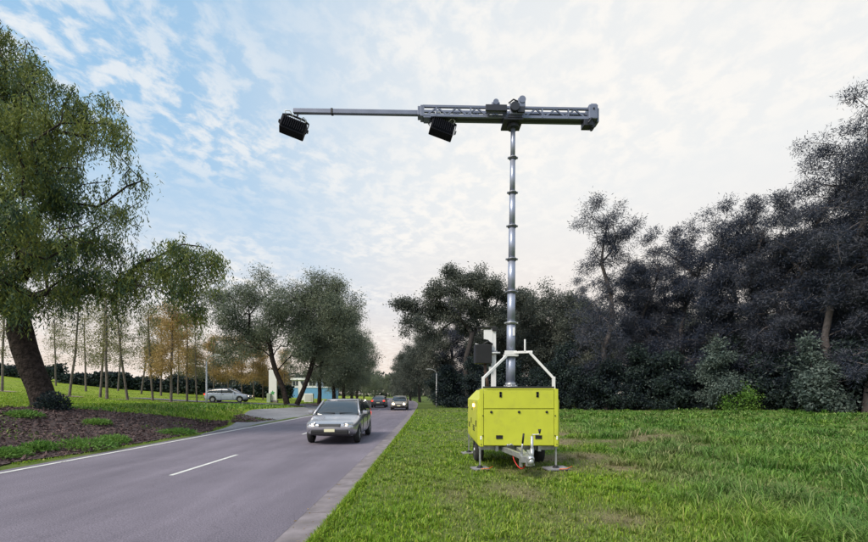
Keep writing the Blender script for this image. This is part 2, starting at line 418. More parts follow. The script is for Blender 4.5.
class MB:
    def __init__(s):
        s.v = []; s.f = []; s.sm = []
    def box(s, c, d, rot=None, taper=None):
        i = len(s.v)
        pts = []
        for z in (-1, 1):
            k = taper if (taper and z > 0) else (1, 1)
            for (x, y) in ((-1, -1), (1, -1), (1, 1), (-1, 1)):
                pts.append(Vector((x * d[0] / 2 * k[0], y * d[1] / 2 * k[1], z * d[2] / 2)))
        if rot:
            e = Euler(rot).to_matrix()
            pts = [e @ p for p in pts]
        s.v += [tuple(p + Vector(c)) for p in pts]
        for q in ((3, 2, 1, 0), (4, 5, 6, 7), (0, 1, 5, 4), (1, 2, 6, 5), (2, 3, 7, 6), (3, 0, 4, 7)):
            s.f.append(tuple(i + a for a in q)); s.sm.append(False)
        return s
    def tube(s, pts, rad, n=8, caps=True, smooth=True):
        pts = [Vector(p) for p in pts]
        if not isinstance(rad, (list, tuple)):
            rad = [rad] * len(pts)
        i0 = len(s.v)
        up = None
        for j, p in enumerate(pts):
            a = pts[max(0, j - 1)]; b = pts[min(len(pts) - 1, j + 1)]
            t = (b - a)
            t = t.normalized() if t.length > 1e-9 else Vector((0, 0, 1))
            if up is None:
                up = Vector((0, 0, 1)).cross(t)
                if up.length < 1e-3:
                    up = Vector((1, 0, 0))
                up.normalize()
            u = (up - t * up.dot(t)); u.normalize(); up = u
            w = t.cross(u)
            for k in range(n):
                an = 2 * math.pi * k / n
                s.v.append(tuple(p + (u * math.cos(an) + w * math.sin(an)) * rad[j]))
        for j in range(len(pts) - 1):
            for k in range(n):
                k2 = (k + 1) % n
                s.f.append((i0 + j * n + k, i0 + j * n + k2, i0 + (j + 1) * n + k2, i0 + (j + 1) * n + k)); s.sm.append(smooth)
        if caps:
            s.f.append(tuple(i0 + k for k in range(n - 1, -1, -1))); s.sm.append(False)
            s.f.append(tuple(i0 + (len(pts) - 1) * n + k for k in range(n))); s.sm.append(False)
        return s
    def bar(s, a, b, w, h=None):
        """square bar from a to b"""
        a = Vector(a); b = Vector(b); h = h or w
        t = (b - a).normalized()
        u = t.cross(Vector((0, 0, 1)))
        if u.length < 1e-3:
            u = Vector((1, 0, 0))
        u.normalize(); v = u.cross(t)
        i = len(s.v)
        for p in (a, b):
            for (x, y) in ((-1, -1), (1, -1), (1, 1), (-1, 1)):
                s.v.append(tuple(p + u * x * w / 2 + v * y * h / 2))
        for q in ((3, 2, 1, 0), (4, 5, 6, 7), (0, 1, 5, 4), (1, 2, 6, 5), (2, 3, 7, 6), (3, 0, 4, 7)):
            s.f.append(tuple(i + a_ for a_ in q)); s.sm.append(False)
        return s
    def prism(s, poly, axis, a, b):
        """extrude 2-D polygon (list of pairs) along axis from a to b"""
        i = len(s.v); n = len(poly)
        def mk(p, t):
            if axis == 'x': return (t, p[0], p[1])
            if axis == 'y': return (p[0], t, p[1])
            return (p[0], p[1], t)
        s.v += [mk(p, a) for p in poly] + [mk(p, b) for p in poly]
        s.f.append(tuple(range(i + n - 1, i - 1, -1))); s.sm.append(False)
        s.f.append(tuple(range(i + n, i + 2 * n))); s.sm.append(False)
        for k in range(n):
            k2 = (k + 1) % n
            s.f.append((i + k, i + k2, i + n + k2, i + n + k)); s.sm.append(False)
        return s
    def build(s, name, material, parent=None, bevel=0.0, seg=2):
        me = bpy.data.meshes.new(name)
        me.from_pydata(s.v, [], s.f)
        me.polygons.foreach_set('use_smooth', s.sm)
        bm = bmesh.new(); bm.from_mesh(me)
        bmesh.ops.recalc_face_normals(bm, faces=bm.faces)
        if bevel > 0:
            es = [e for e in bm.edges if len(e.link_faces) == 2 and e.calc_face_angle(0) > 0.6]
            bmesh.ops.bevel(bm, geom=es, offset=bevel, segments=seg, profile=0.6, affect='EDGES', clamp_overlap=True)
        bm.to_mesh(me); bm.free()
        return add(name, me, material, parent)

rng = np.random.default_rng(7)
def vnoise(x, y, scale, seed):
    """value noise, 0..1"""
    r = np.random.default_rng(seed).random((64, 64))
    u = np.asarray(x) / scale + 1000.3; v = np.asarray(y) / scale + 1000.7
    i = np.floor(u).astype(int); j = np.floor(v).astype(int)
    fu = u - i; fv = v - j
    fu = fu * fu * (3 - 2 * fu); fv = fv * fv * (3 - 2 * fv)
    g = lambda a, b: r[a % 64, b % 64]
    return (g(i, j) * (1 - fu) + g(i + 1, j) * fu) * (1 - fv) + (g(i, j + 1) * (1 - fu) + g(i + 1, j + 1) * fu) * fv
def sstep(a, b, x):
    t = np.clip((np.asarray(x, dtype=float) - a) / (b - a), 0, 1)
    return t * t * (3 - 2 * t)

# ------------------------------------------------------------------ road line and terrain
def bend(y):
    y = np.asarray(y, dtype=float)
    return -0.00026 * np.clip(y, 0, None) ** 2 - 0.0007 * np.clip(y - 70, 0, None) ** 2
def x_right(y): return -1.33 + bend(y)          # grass edge of the gutter
def x_left(y): return -9.25 + bend(y) * 0.8      # left edge of the asphalt
def terrain(x, y):
    x = np.asarray(x, dtype=float); y = np.asarray(y, dtype=float)
    d = x_left(y) - x
    h = 1.12 * sstep(0.2, 6.0, d) * (1 - 0.55 * sstep(20, 46, y)) * (1 - 0.3 * sstep(60, 120, y))
    dd = np.clip(np.minimum(d, 60) - 6, 0, None)
    h = h + (0.030 * dd + 0.0010 * dd * dd) * (1 - 0.5 * sstep(80, 200, y))
    h = h + 0.10 * (vnoise(x, y, 3.5, 3) - 0.5) * sstep(1.0, 4.0, d)
    e = x - x_right(y)
    hr = 0.05 + 0.11 * (vnoise(x, y, 4.2, 5) - 0.5) * sstep(0.6, 5, e) + 0.05 * (vnoise(x, y, 1.1, 6) - 0.5) * sstep(0.4, 2, e)
    hr = hr + 0.25 * sstep(14, 30, e)
    road = (d < 0.12) & (e < 0.02)
    return np.where(road, -0.06, np.where(e >= 0.0, hr, h + 0.02))
def th(x, y):
    return float(terrain(np.array([x]), np.array([y]))[0])
def at(px, Z, dz=0.0):
    """photo column and distance -> point on the ground"""
    X = (px - 434.0) / FPX * Z
    return (X, Z, th(X, Z) + dz)
def zrow(py, Z):
    return EYE + (HOR - py) / FPX * Z

def dryness(x, y):
    """0 lush .. 1 worn, tan and trampled"""
    n = vnoise(x, y, 1.7, 11) * 0.55 + vnoise(x, y, 0.6, 12) * 0.45
    def el(cx_, cy_, rx, ry, k):
        q = ((x - cx_) / rx) ** 2 + ((y - cy_) / ry) ** 2
        return k * np.exp(-q * 1.4)
    f = el(4.6, 15.5, 3.6, 4.4, 1.0) + el(3.5, 10.8, 1.8, 2.4, 0.85) + el(7.4, 16.5, 2.6, 1.8, 0.9) + el(1.8, 10.2, 1.1, 1.2, 0.6)
    f = f + el(1.5, 6.4, 0.45, 1.7, 0.55) + el(0.25, 6.6, 0.28, 1.6, 0.45) + el(1.75, 8.4, 1.1, 0.8, 0.4) + el(5.9, 7.4, 0.7, 0.4, 0.5) + el(2.4, 5.4, 0.4, 0.8, 0.4)
    return np.clip((f * 1.1 + 0.22) * 2.0 * (n - 0.22) + np.clip(n - 0.70, 0, 1) * 0.9, 0, 1)

xs = np.concatenate([np.linspace(-900, -90, 22)[:-1], np.linspace(-90, -30, 50)[:-1], np.linspace(-30, 36, 240)[:-1], np.linspace(36, 90, 36)[:-1], np.linspace(90, 900, 22)])
ys = np.concatenate([np.linspace(-400, -12, 16)[:-1], np.linspace(-12, 62, 250)[:-1], np.linspace(62, 220, 80)[:-1], np.linspace(220, 1800, 30)])
GX, GY = np.meshgrid(xs, ys)
GZ = terrain(GX, GY)
nx, ny = len(xs), len(ys)
ii = (np.arange(ny - 1)[:, None] * nx + np.arange(nx - 1)[None, :]).ravel()
gme = np_mesh('ground', np.stack([GX.ravel(), GY.ravel(), GZ.ravel()], 1), np.stack([ii, ii + 1, ii + nx + 1, ii + nx], 1), True)
a_ = gme.attributes.new('dry', 'FLOAT', 'POINT'); a_.data.foreach_set('value', dryness(GX.ravel(), GY.ravel()).astype(np.float32))
a_ = gme.attributes.new('lawn', 'FLOAT', 'POINT'); a_.data.foreach_set('value', sstep(0, 2, x_left(GY.ravel()) - GX.ravel()).astype(np.float32))
tag(add('ground', gme, M['ground']), kind='structure')

def strip(name, fl, fr, y0, y1, n, z, material, cross=2, kind='structure', parent=None, drape=False):
    yy = np.linspace(y0, y1, n)
    vs = []
    for k in range(cross):
        t = k / (cross - 1)
        x = fl(yy) * (1 - t) + fr(yy) * t
        zq = terrain(x, yy) + z if drape else np.full(n, z)
        vs.append(np.stack([x, yy, zq], 1))
    v = np.stack(vs, 1).reshape(-1, 3)
    i = (np.arange(n - 1)[:, None] * cross + np.arange(cross - 1)[None, :]).ravel()
    o = add(name, np_mesh(name, v, np.stack([i, i + 1, i + cross + 1, i + cross], 1), True), material, parent)
    if kind and parent is None:
        o['kind'] = kind
    return o
GW = 0.46
strip('road', lambda y: x_left(y) - 0.1, lambda y: x_right(y) - GW + 0.006, -30, 300, 330, 0.0, M['asphalt'], cross=9)
# flush concrete gutter slabs along the verge, one by one
gut = tag(empty('gutter', (0, 0, 0)), kind='structure')
y = -6.0
while y < 62:
    L = 2.4
    m = MB()
    pts = []
    for (yy, sx) in ((y + 0.010, 0), (y + L - 0.010, 0)):
        xr = float(x_right(yy))
        pts.append([(xr - GW + 0.016, yy, 0.006), (xr - 0.10, yy, 0.018), (xr + 0.02, yy, 0.055)])
    i = len(m.v)
    m.v += pts[0] + pts[1] + [(p[0], p[1], -0.1) for p in pts[0] + pts[1]]
    m.f += [(0, 1, 4, 3), (1, 2, 5, 4), (0, 3, 9, 6), (2, 8, 11, 5), (0, 6, 7, 1), (1, 7, 8, 2), (3, 4, 10, 9), (4, 5, 11, 10)]
    m.sm += [False] * 8
    m.build('gutter_slab', M['concrete'], gut)
    y += L
strip('far_gutter', lambda y: x_right(y) - GW, lambda y: x_right(y) + 0.02, 61.2, 300, 120, 0.02, M['concrete'])
# painted lines
def mark(name, fx, w, y0, y1, n=60):
    strip(name, lambda y: fx(y) - w / 2, lambda y: fx(y) + w / 2, y0, y1, n, 0.0045, M['paint'])
mark('edge_line', lambda y: x_left(y) + 0.22, 0.12, -20, 52, 120)
cen = lambda y: (x_left(y) + x_right(y) - GW) / 2 + 0.2
yy0 = -9.2
while yy0 < 150:
    mark('lane_dash', cen, 0.10, yy0, yy0 + 3.0, 8)
    yy0 += 9.0
# pale turning bay left of the edge line
def bay_l(y): return x_left(y) - 0.1 - 3.4 * sstep(17, 33, y) * (1 - sstep(45, 58, y))
strip('turning_bay', bay_l, lambda y: x_left(y) - 0.1, 15, 60, 80, 0.03, M['asphalt_pale'], cross=7, drape=True)
# garden bed of bark mulch on the bank
def bed_l(y): return x_left(y) - 0.3 - (6.6 * (1 - sstep(12, 27, y)) + 0.15) + 0.5 * (vnoise(np.zeros_like(y), y, 1.5, 21) - 0.5)
def bed_r(y): return bay_l(y) - 0.14 - 0.35 * (vnoise(np.zeros_like(y), y, 1.1, 22)) * sstep(3, 6, y)
strip('garden_bed', bed_l, bed_r, -10, 27, 130, 0.03, M['mulch'], cross=26, drape=True)
# dark median mulch under the avenue trees
strip('avenue_bed', lambda y: x_left(y) - 5.2, lambda y: bay_l(y) - 0.3, 44, 100, 80, 0.035, M['mulch'], cross=16, drape=True)
strip('far_kerb', lambda y: x_left(y) - 0.32, lambda y: x_left(y) - 0.12, 55, 100, 60, 0.10, M['concrete'])
# pale side road crossing behind the verge
def side_path(name, pts, w, z, material, n=60):
    P = [Vector(p) for p in pts]
    vs = []
    for i in range(n):
        t = i / (n - 1) * (len(P) - 1)
        k = min(int(t), len(P) - 2); f = t - k
        p = P[k].lerp(P[k + 1], f); d = (P[k + 1] - P[k]).normalized(); nrm = Vector((-d.y, d.x))
        for s in np.linspace(-0.5, 0.5, 7):
            q = p + nrm * w * s
            vs.append((q.x, q.y, th(q.x, q.y) + z))
    i = (np.arange(n - 1)[:, None] * 7 + np.arange(6)[None, :]).ravel()
    o = add(name, np_mesh(name, vs, np.stack([i, i + 1, i + 8, i + 7], 1), True), material)
    o['kind'] = 'structure'
    return o
side_path('access_road', [(-31, 45.2), (-20, 45.6), (-13, 46.5)], 3.2, 0.05, M['asphalt'])

# ------------------------------------------------------------------ lighting tower trailer
TX, TY = 1.777, 9.1
tz = th(TX, TY + 0.6) - 0.03
T = tag(empty('lighting_tower_trailer', (TX, TY, 0.0)), 'bright yellow lighting tower trailer with tall telescopic mast and horizontal boom, on the grass', 'light tower')
HW, LEN, ZB, ZT = 0.88, 2.56, 0.56, 1.775
def sec(hw, zb, zt, ch, cw):
    return [(-hw + 0.02, zb), (hw - 0.02, zb), (hw, zb + 0.05), (hw, zt - ch), (hw - cw, zt), (-hw + cw, zt), (-hw, zt - ch), (-hw, zb + 0.05)]
body = MB().prism(sec(HW - 0.02, ZB, ZT - 0.02, 0.23, 0.22), 'y', 0.03, LEN)
body.build('body', M['yellow'], T, bevel=0.012)
# front panels with a shadow gap between them, set into a corner frame
fw = 0.735
up_p = MB().box((0, 0.0, (1.345 + 1.735) / 2), (fw * 2, 0.05, 0.383)).build('front_panel', M['yellow'], T, bevel=0.008)
lo_p = MB().box((0, 0.0, (0.575 + 1.335) / 2), (fw * 2, 0.05, 0.755)).build('front_panel', M['yellow'], T, bevel=0.008)
for s in (-1, 1):
    cp = MB().box((s * 0.782, 0.006, (ZB + ZT - 0.02) / 2 - 0.005), (0.078, 0.072, ZT - ZB - 0.01)).build('corner_post', M['yellow'], T, bevel=0.01)
    for zz_ in (1.20, 0.78):
        MB().tube([(s * 0.755, -0.030, zz_), (s * 0.755, -0.042, zz_)], 0.013, 8).build('bolt', M['black'], cp)
    MB().tube([(s * 0.79, -0.030, 0.60), (s * 0.79, -0.04, 0.60)], 0.010, 8).build('bolt', M['black'], cp)
    MB().box((s * 0.795, -0.032, 0.735), (0.034, 0.008, 0.075)).build('reflector', M['reflector'], cp, bevel=0.003)
MB().box((0, 0.004, ZT - 0.022), (1.56, 0.066, 0.03)).build('front_header', M['yellow'], T, bevel=0.006)
for x in (-0.58, 0.0, 0.58):
    MB().tube([(x, -0.024, 1.275), (x, -0.040, 1.275), (x, -0.046, 1.275)], [0.027, 0.027, 0.018], 14).build('latch', M['black'], lo_p)
for x in (-0.385, 0.385):
    h = MB().box((x, -0.032, 1.672), (0.050, 0.016, 0.052)).box((x, -0.032, 1.612), (0.050, 0.016, 0.052)).box((x, -0.030, 1.642), (0.03, 0.02, 0.11)).build('hinge', M['black'], up_p, bevel=0.004)
for x in (-0.41, 0.41):
    MB().box((x, -0.027, 0.752), (0.14, 0.008, 0.062)).box((x, -0.031, 0.786), (0.14, 0.012, 0.006)).box((x, -0.031, 0.718), (0.14, 0.012, 0.006)).build('vent_slot', M['black'], lo_p)
MB().prism([(-0.62, ZT - 0.024), (0.62, ZT - 0.024), (0.60, ZT + 0.035), (-0.60, ZT + 0.035)], 'y', 0.05, LEN - 0.06).build('lid', M['lid'], T, bevel=0.01)
MB().box((0, 0.035, ZT + 0.016), (1.50, 0.05, 0.04)).build('lid_seal', M['lid'], T, bevel=0.005)
# side doors, two per side, folded over the chamfered shoulder
def door_poly(s):
    o = 0.012
    p = [(HW - 0.02 + 0.003, ZB + 0.10), (HW - 0.02 + o, ZB + 0.11), (HW - 0.02 + o, ZT - 0.26), (HW - 0.24 + o * 0.7, ZT - 0.035), (HW - 0.245, ZT - 0.045), (HW - 0.02 + 0.003, ZT - 0.27)]
    return [(s * a, b) for a, b in p]
for s in (-1, 1):
    for (a, b) in ((0.10, 1.24), (1.27, LEN - 0.08)):
        cut = a < 1.0
        d = MB().prism(door_poly(s), 'y', a, b).build('side_door', M['yellow'], T)
        ym = (a + b) / 2
        xo = s * (HW - 0.004)
        MB().box((xo, a + 0.12, 1.02), (0.016, 0.07, 0.13)).build('door_handle', M['black'], d, bevel=0.004)
        for k in range(4):
            MB().box((xo, ym + 0.1, 0.84 + k * 0.035), (0.014, 0.34, 0.014)).build('louvre', M['black'], d)
        MB().tube([(s * (HW - 0.01), b - 0.1, 1.3), (s * (HW + 0.006), b - 0.1, 1.3)], 0.018, 10).build('lock', M['black'], d)
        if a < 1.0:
            MB().box((s * (HW + 0.0), 0.75, 1.40), (0.022, 0.26, 0.07)).build('added_orange_strip', M['amber'] if s < 0 else M['orange'], d, bevel=0.006)  # added strips, not real lamps; the left one glows to imitate a reflection
# chassis
ch = MB()
for s in (-1, 1):
    ch.bar((s * 0.45, 0.05, 0.50), (s * 0.45, LEN - 0.05, 0.50), 0.06, 0.11)
for yy in (0.25, 1.3, 2.3):
    ch.bar((-0.8, yy, 0.50), (0.8, yy, 0.50), 0.06, 0.09)
ch.bar((-0.78, 1.3, 0.36), (0.78, 1.3, 0.36), 0.06, 0.06)
ch.build('chassis', M['galv'], T)
for s in (-1, 1):
    w = empty('wheel', (s * 0.715, 1.3, 0.315)); w.parent = T
    n = 28
    prof = [(-0.10, 0.20), (-0.105, 0.26), (-0.085, 0.305), (-0.05, 0.317), (0.05, 0.317), (0.085, 0.305), (0.105, 0.26), (0.10, 0.20)]
    mb = MB()
    for j in range(n):
        an = 2 * math.pi * j / n
        for (xx, rr) in prof:
            mb.v.append((xx, rr * math.cos(an), rr * math.sin(an)))
    k = len(prof)
    for j in range(n):
        j2 = (j + 1) % n
        for q in range(k):
            q2 = (q + 1) % k
            mb.f.append((j * k + q, j * k + q2, j2 * k + q2, j2 * k + q)); mb.sm.append(True)
    mb.build('tyre', M['tyre'], w)
    rm = MB().tube([(s * 0.02, 0, 0), (s * 0.05, 0, 0), (s * 0.085, 0, 0)], [0.205, 0.19, 0.12], 20)
    rm.tube([(s * 0.08, 0, 0), (s * 0.11, 0, 0)], 0.055, 12)
    rm.build('rim', M['rim'], w)
# stabiliser legs with foot plates
for (x, yy, pw, pd) in ((-0.805, 0.10, 0.34, 0.30), (0.805, 0.10, 0.48, 0.36), (-0.85, LEN - 0.12, 0.36, 0.30), (0.85, LEN - 0.12, 0.36, 0.30)):
    g0 = th(TX + x, TY + yy)
    lg = MB().bar((x, yy, 0.60), (x, yy, 0.50), 0.05).bar((x, yy, 0.52), (x, yy, g0 + 0.075), 0.034)
    leg = lg.build('stabiliser_leg', M['galv'], T)
    MB().tube([(x, yy, g0 + 0.10), (x, yy, g0 + 0.07), (x, yy, g0 + 0.052)], [0.035, 0.06, 0.075], 12).build('foot', M['black'], leg)
    MB().box((x, yy, g0 + 0.036), (pw, pd, 0.032), rot=(0.02, -0.03, 0.18)).build('foot_plate', M['pad'], leg, bevel=0.006)
    if yy < 1:
        MB().tube([(x + 0.02, yy - pd / 2 - 0.01, g0 + 0.05), (x + 0.09, yy - pd / 2 - 0.05, g0 + 0.06), (x + 0.18, yy - pd / 2 + 0.0, g0 + 0.055), (x + pw / 2 + 0.10, yy - 0.02, g0 + 0.08)], 0.009, 6).build('strap', M['orange'], leg)
# drawbar
db = empty('drawbar', (0, 0, 0)); db.parent = T
bm_ = MB()
for s in (-1, 1):
    bm_.bar((s * 0.36, 0.25, 0.50), (s * 0.045, -0.80, 0.44), 0.07, 0.10)
bm_.bar((0, 0.2, 0.50), (0.0, -0.95, 0.43), 0.09, 0.11)
bm_.box((0, -0.62, 0.45), (0.26, 0.05, 0.12))
bm_.build('a_frame', M['galv'], db, bevel=0.004)
cb = MB().tube([(0.0, -0.86, 0.46), (0.0, -1.02, 0.47), (0.0, -1.14, 0.46), (0.0, -1.19, 0.44)], [0.05, 0.062, 0.066, 0.05], 14)
cb.tube([(0.0, -1.14, 0.46), (0.0, -1.14, 0.35)], [0.062, 0.055], 14)
cb.box((0.0, -1.02, 0.55), (0.05, 0.26, 0.03), rot=(0.25, 0, 0))
cb.build('coupling', M['galv'], db)
MB().tube([(-0.10, -0.78, 0.46), (-0.095, -0.80, 0.62), (-0.085, -0.82, 0.72)], [0.022, 0.016, 0.015], 10).build('handbrake_lever', M['galv'], db)
MB().tube([(-0.086, -0.818, 0.71), (-0.072, -0.845, 0.90)], [0.020, 0.018], 10).build('handbrake_grip', M['black'], db)
jk = MB().tube([(0.115, -0.72, 0.30), (0.115, -0.72, 0.84)], 0.028, 12).tube([(0.115, -0.72, 0.34), (0.115, -0.72, 0.60)], 0.036, 12)
jk.tube([(0.115, -0.72, 0.84), (0.125, -0.73, 0.868), (0.24, -0.75, 0.872), (0.255, -0.75, 0.90)], 0.011, 8).box((0.05, -0.72, 0.46), (0.12, 0.06, 0.10))
jk.build('jockey_post', M['galv'], db)
MB().tube([(0.255, -0.75, 0.89), (0.255, -0.75, 0.92), (0.255, -0.75, 0.975)], [0.014, 0.020, 0.032], 10).build('crank_knob', M['black'], db)
MB().tube([(0.115, -0.72, 0.34), (0.115, -0.72, 0.29), (0.115, -0.72, 0.275)], [0.032, 0.05, 0.055], 12).build('jockey_foot', M['galv'], db)
MB().box((-0.115, -0.80, 0.38), (0.06, 0.06, 0.24)).box((0.0, -0.98, 0.385), (0.12, 0.09, 0.16)).box((-0.03, -0.9, 0.42), (0.22, 0.12, 0.12)).build('brake_caliper_box', M['galv'], db, bevel=0.008)
MB().tube([(-0.22, -0.03, 0.57), (-0.17, -0.05, 0.61), (-0.12, -0.04, 0.57)], 0.014, 8).tube([(-0.25, -0.02, 0.585), (-0.22, -0.05, 0.59)], 0.02, 8).build('safety_shackle', M['galv'], db)
pts = []
for k in range(13):
    t = k / 12
    pts.append((-0.20 + 0.18 * t + 0.04 * math.sin(t * 3), -0.35 - 0.5 * t, 0.46 - 0.27 * math.sin(math.pi * min(1, t * 1.02)) ** 0.6))
MB().tube(pts, 0.010, 6).build('brake_cable', M['red'], db)
# mast: eight nested tubes with collars
MXl, MYl = -0.085, 0.50
zs = [1.83, 2.55, 3.22, 3.91, 4.63, 5.36, 6.10, 6.87, 7.60]
ms = empty('mast', (MXl, MYl, 0)); ms.parent = T
lean = lambda z: 0.010 * (z - 1.83)
for k in range(8):
    r_ = 0.102 - 0.0072 * k
    a, b = zs[k] - (0.05 if k else 0), zs[k + 1]
    mb = MB().tube([(lean(a), 0, a), (lean(b), 0, b)], r_, 28)
    mb.build('mast_section', M['alu'], ms)
    zc = zs[k + 1]
    if k < 7:
        cl = MB().tube([(lean(zc), 0, zc - 0.035), (lean(zc), 0, zc + 0.022)], r_ + 0.016, 24).tube([(lean(zc), 0, zc - 0.012), (lean(zc), 0, zc + 0.012)], r_ + 0.030, 24)
        for q in (-1, 1):
            cl.box((lean(zc) + q * (r_ + 0.036), 0, zc), (0.035, 0.05, 0.03))
        cl.build('mast_collar', M['collar'] if k > 1 else M['galv'], ms)
fl = MB().tube([(0, 0, 1.795), (0, 0, 1.825)], 0.155, 24).tube([(0, 0, 1.82), (0, 0, 1.90)], 0.115, 24)
for k in range(8):
    an = k * math.pi / 4
    fl.tube([(0.135 * math.cos(an), 0.135 * math.sin(an), 1.82), (0.135 * math.cos(an), 0.135 * math.sin(an), 1.85)], 0.014, 6)
fl.build('mast_flange', M['galv'], ms)
MB().box((0.055, -0.085, 3.02), (0.045, 0.03, 0.18)).build('mast_label', M['white'], ms)
# white support arch
arch = empty('support_arch', (0, 0, 0)); arch.parent = T
ay = 0.16
A = MB().bar((-0.728, ay, 1.74), (-0.728, ay, 2.02), 0.062).bar((-0.728, ay, 1.985), (-0.18, ay + 0.22, 2.50), 0.052)
A.bar((0.775, ay, 1.74), (0.775, ay, 2.02), 0.062).bar((0.775, ay, 1.985), (0.26, ay + 0.06, 2.56), 0.052).bar((-0.10, ay + 0.22, 2.555), (0.34, ay + 0.06, 2.555), 0.05)
A.tube([(0.185, ay + 0.1, 2.56), (0.185, ay + 0.1, 2.83)], 0.020, 10)
A.build('arch_tube', M['white'], arch, bevel=0.006)
MB().box((MXl, MYl - 0.02, 2.50), (0.30, 0.28, 0.05)).box((MXl - 0.02, MYl - 0.14, 2.55), (0.26, 0.05, 0.09)).build('arch_clamp', M['white'], arch, bevel=0.006)
# control post with camera box
cpst = empty('control_post', (-0.475, 0.55, 0)); cpst.parent = T
MB().bar((0.02, 0, 1.78), (0.02, 0, 3.13), 0.105, 0.085).build('post', M['white'], cpst, bevel=0.006)
MB().prism([(-0.20, 3.07), (0.0, 3.07), (0.0, 2.72), (-0.06, 2.80), (-0.10, 2.85), (-0.20, 2.87)], 'y', -0.05, -0.03).build('gusset_plate', M['white'], cpst)
MB().box((-0.14, 0, 3.125), (0.42, 0.16, 0.028)).box((-0.30, 0, 3.08), (0.07, 0.10, 0.10)).box((0.03, -0.03, 3.09), (0.09, 0.12, 0.09)).build('top_plate', M['black'], cpst, bevel=0.006)
bxc = MB().box((-0.22, -0.06, 2.53), (0.36, 0.22, 0.42), rot=(0, 0, 0.1)).build('control_box', M['black'], cpst, bevel=0.015)
MB().box((-0.385, -0.15, 2.52), (0.09, 0.05, 0.40), rot=(0, 0, 0.1)).build('control_box_door', M['boomdark'], bxc, bevel=0.006)
MB().box((-0.35, -0.16, 2.735), (0.10, 0.02, 0.022), rot=(0, 0.3, 0)).build('control_box_hinge', M['white'], bxc)
MB().box((-0.12, -0.04, 2.58), (0.30, 0.08, 0.05)).box((-0.14, -0.10, 2.66), (0.20, 0.05, 0.035), rot=(0, 0.55, 0)).box((-0.07, -0.09, 2.63), (0.06, 0.06, 0.14), rot=(0, 0.3, 0)).tube([(-0.26, -0.12, 2.555), (0.15, -0.12, 2.555)], 0.018, 8).build('bracket', M['white'], cpst)
MB().box((0.03, -0.06, 2.58), (0.13, 0.06, 0.05)).build('post_clamp', M['collar'], cpst)
MB().tube([(-0.02, -0.09, 2.74), (-0.12, -0.13, 2.80), (-0.2, -0.12, 2.76), (-0.15, -0.1, 2.68)], 0.03, 8).build('cable_loop', M['black'], cpst)
MB().tube([(-0.17, -0.02, 2.33), (-0.16, -0.01, 2.15), (-0.13, 0.0, 1.98), (-0.10, 0.04, 1.80)], 0.035, 8).build('cable_conduit', mat('brown_conduit', (0.10, 0.06, 0.05), 0.7), cpst)
MB().box((-0.06, -0.07, 2.20), (0.06, 0.05, 0.10)).build('junction_box', M['white'], cpst, bevel=0.005)
# boom: lattice beam with an extended square tube
BZ = 7.815
bo = empty('boom', (MXl + lean(7.6), MYl, BZ)); bo.parent = T
bo.rotation_euler = (0, 0, R(1.5))
XA, XB = -2.00, 1.76
hb, db_ = 0.124, 0.085
chords = MB()
for (zc, hh, ww) in ((hb - 0.02, 0.045, 0.05), (-hb + 0.028, 0.056, 0.05)):
    for s in (-1, 1):
        chords.bar((XA, s * db_, zc), (XB, s * db_, zc), ww, hh)
chords.build('boom_chord', M['boom'], bo)
pl = MB().box(((XA + XB) / 2, 0, -hb + 0.006), (XB - XA - 0.02, db_ * 2 - 0.06, 0.018))
pl.build('boom_plate', M['boomdark'], bo)
n_d = 16
for s in (-1, 1):
    for k in range(n_d):
        x0 = XA + 0.10 + k * (XB - XA - 0.3) / n_d; x1 = XA + 0.10 + (k + 1) * (XB - XA - 0.3) / n_d
        za, zb_ = (-hb + 0.05, hb - 0.035) if k % 2 == 0 else (hb - 0.035, -hb + 0.05)
        MB().bar((x0, s * db_, za), (x1, s * db_, zb_), 0.028, 0.028).build('boom_brace', M['boom'], bo)
for x in (XA + 0.02, XA + 0.30, -0.95, 0.62, 1.2):
    for s in (-1, 1):
        MB().box((x, s * (db_ + 0.004), 0.0), (0.028, 0.05, 2 * hb - 0.03)).build('boom_upright', M['boom'], bo)
MB().box((0.72, 0.0, -0.02), (1.9, 0.05, 0.06)).build('inner_boom', M['boomdark'], bo, bevel=0.01)
MB().box((XA - 0.02, 0, 0.0), (0.06, 0.23, 0.24)).box((XA - 0.06, 0, 0.01), (0.10, 0.20, 0.19)).box((XA + 0.10, 0, -0.125), (0.16, 0.22, 0.05)).build('boom_collar', M['boom'], bo, bevel=0.008)
XT = -4.82
MB().box(((XT + XA) / 2, 0, 0.005), (XA - XT, 0.085, 0.095)).build('boom_tube', M['boom'], bo, bevel=0.008)
MB().box((XT + 0.84, 0, 0.005), (0.045, 0.10, 0.11)).build('tube_stop', M['black'], bo)
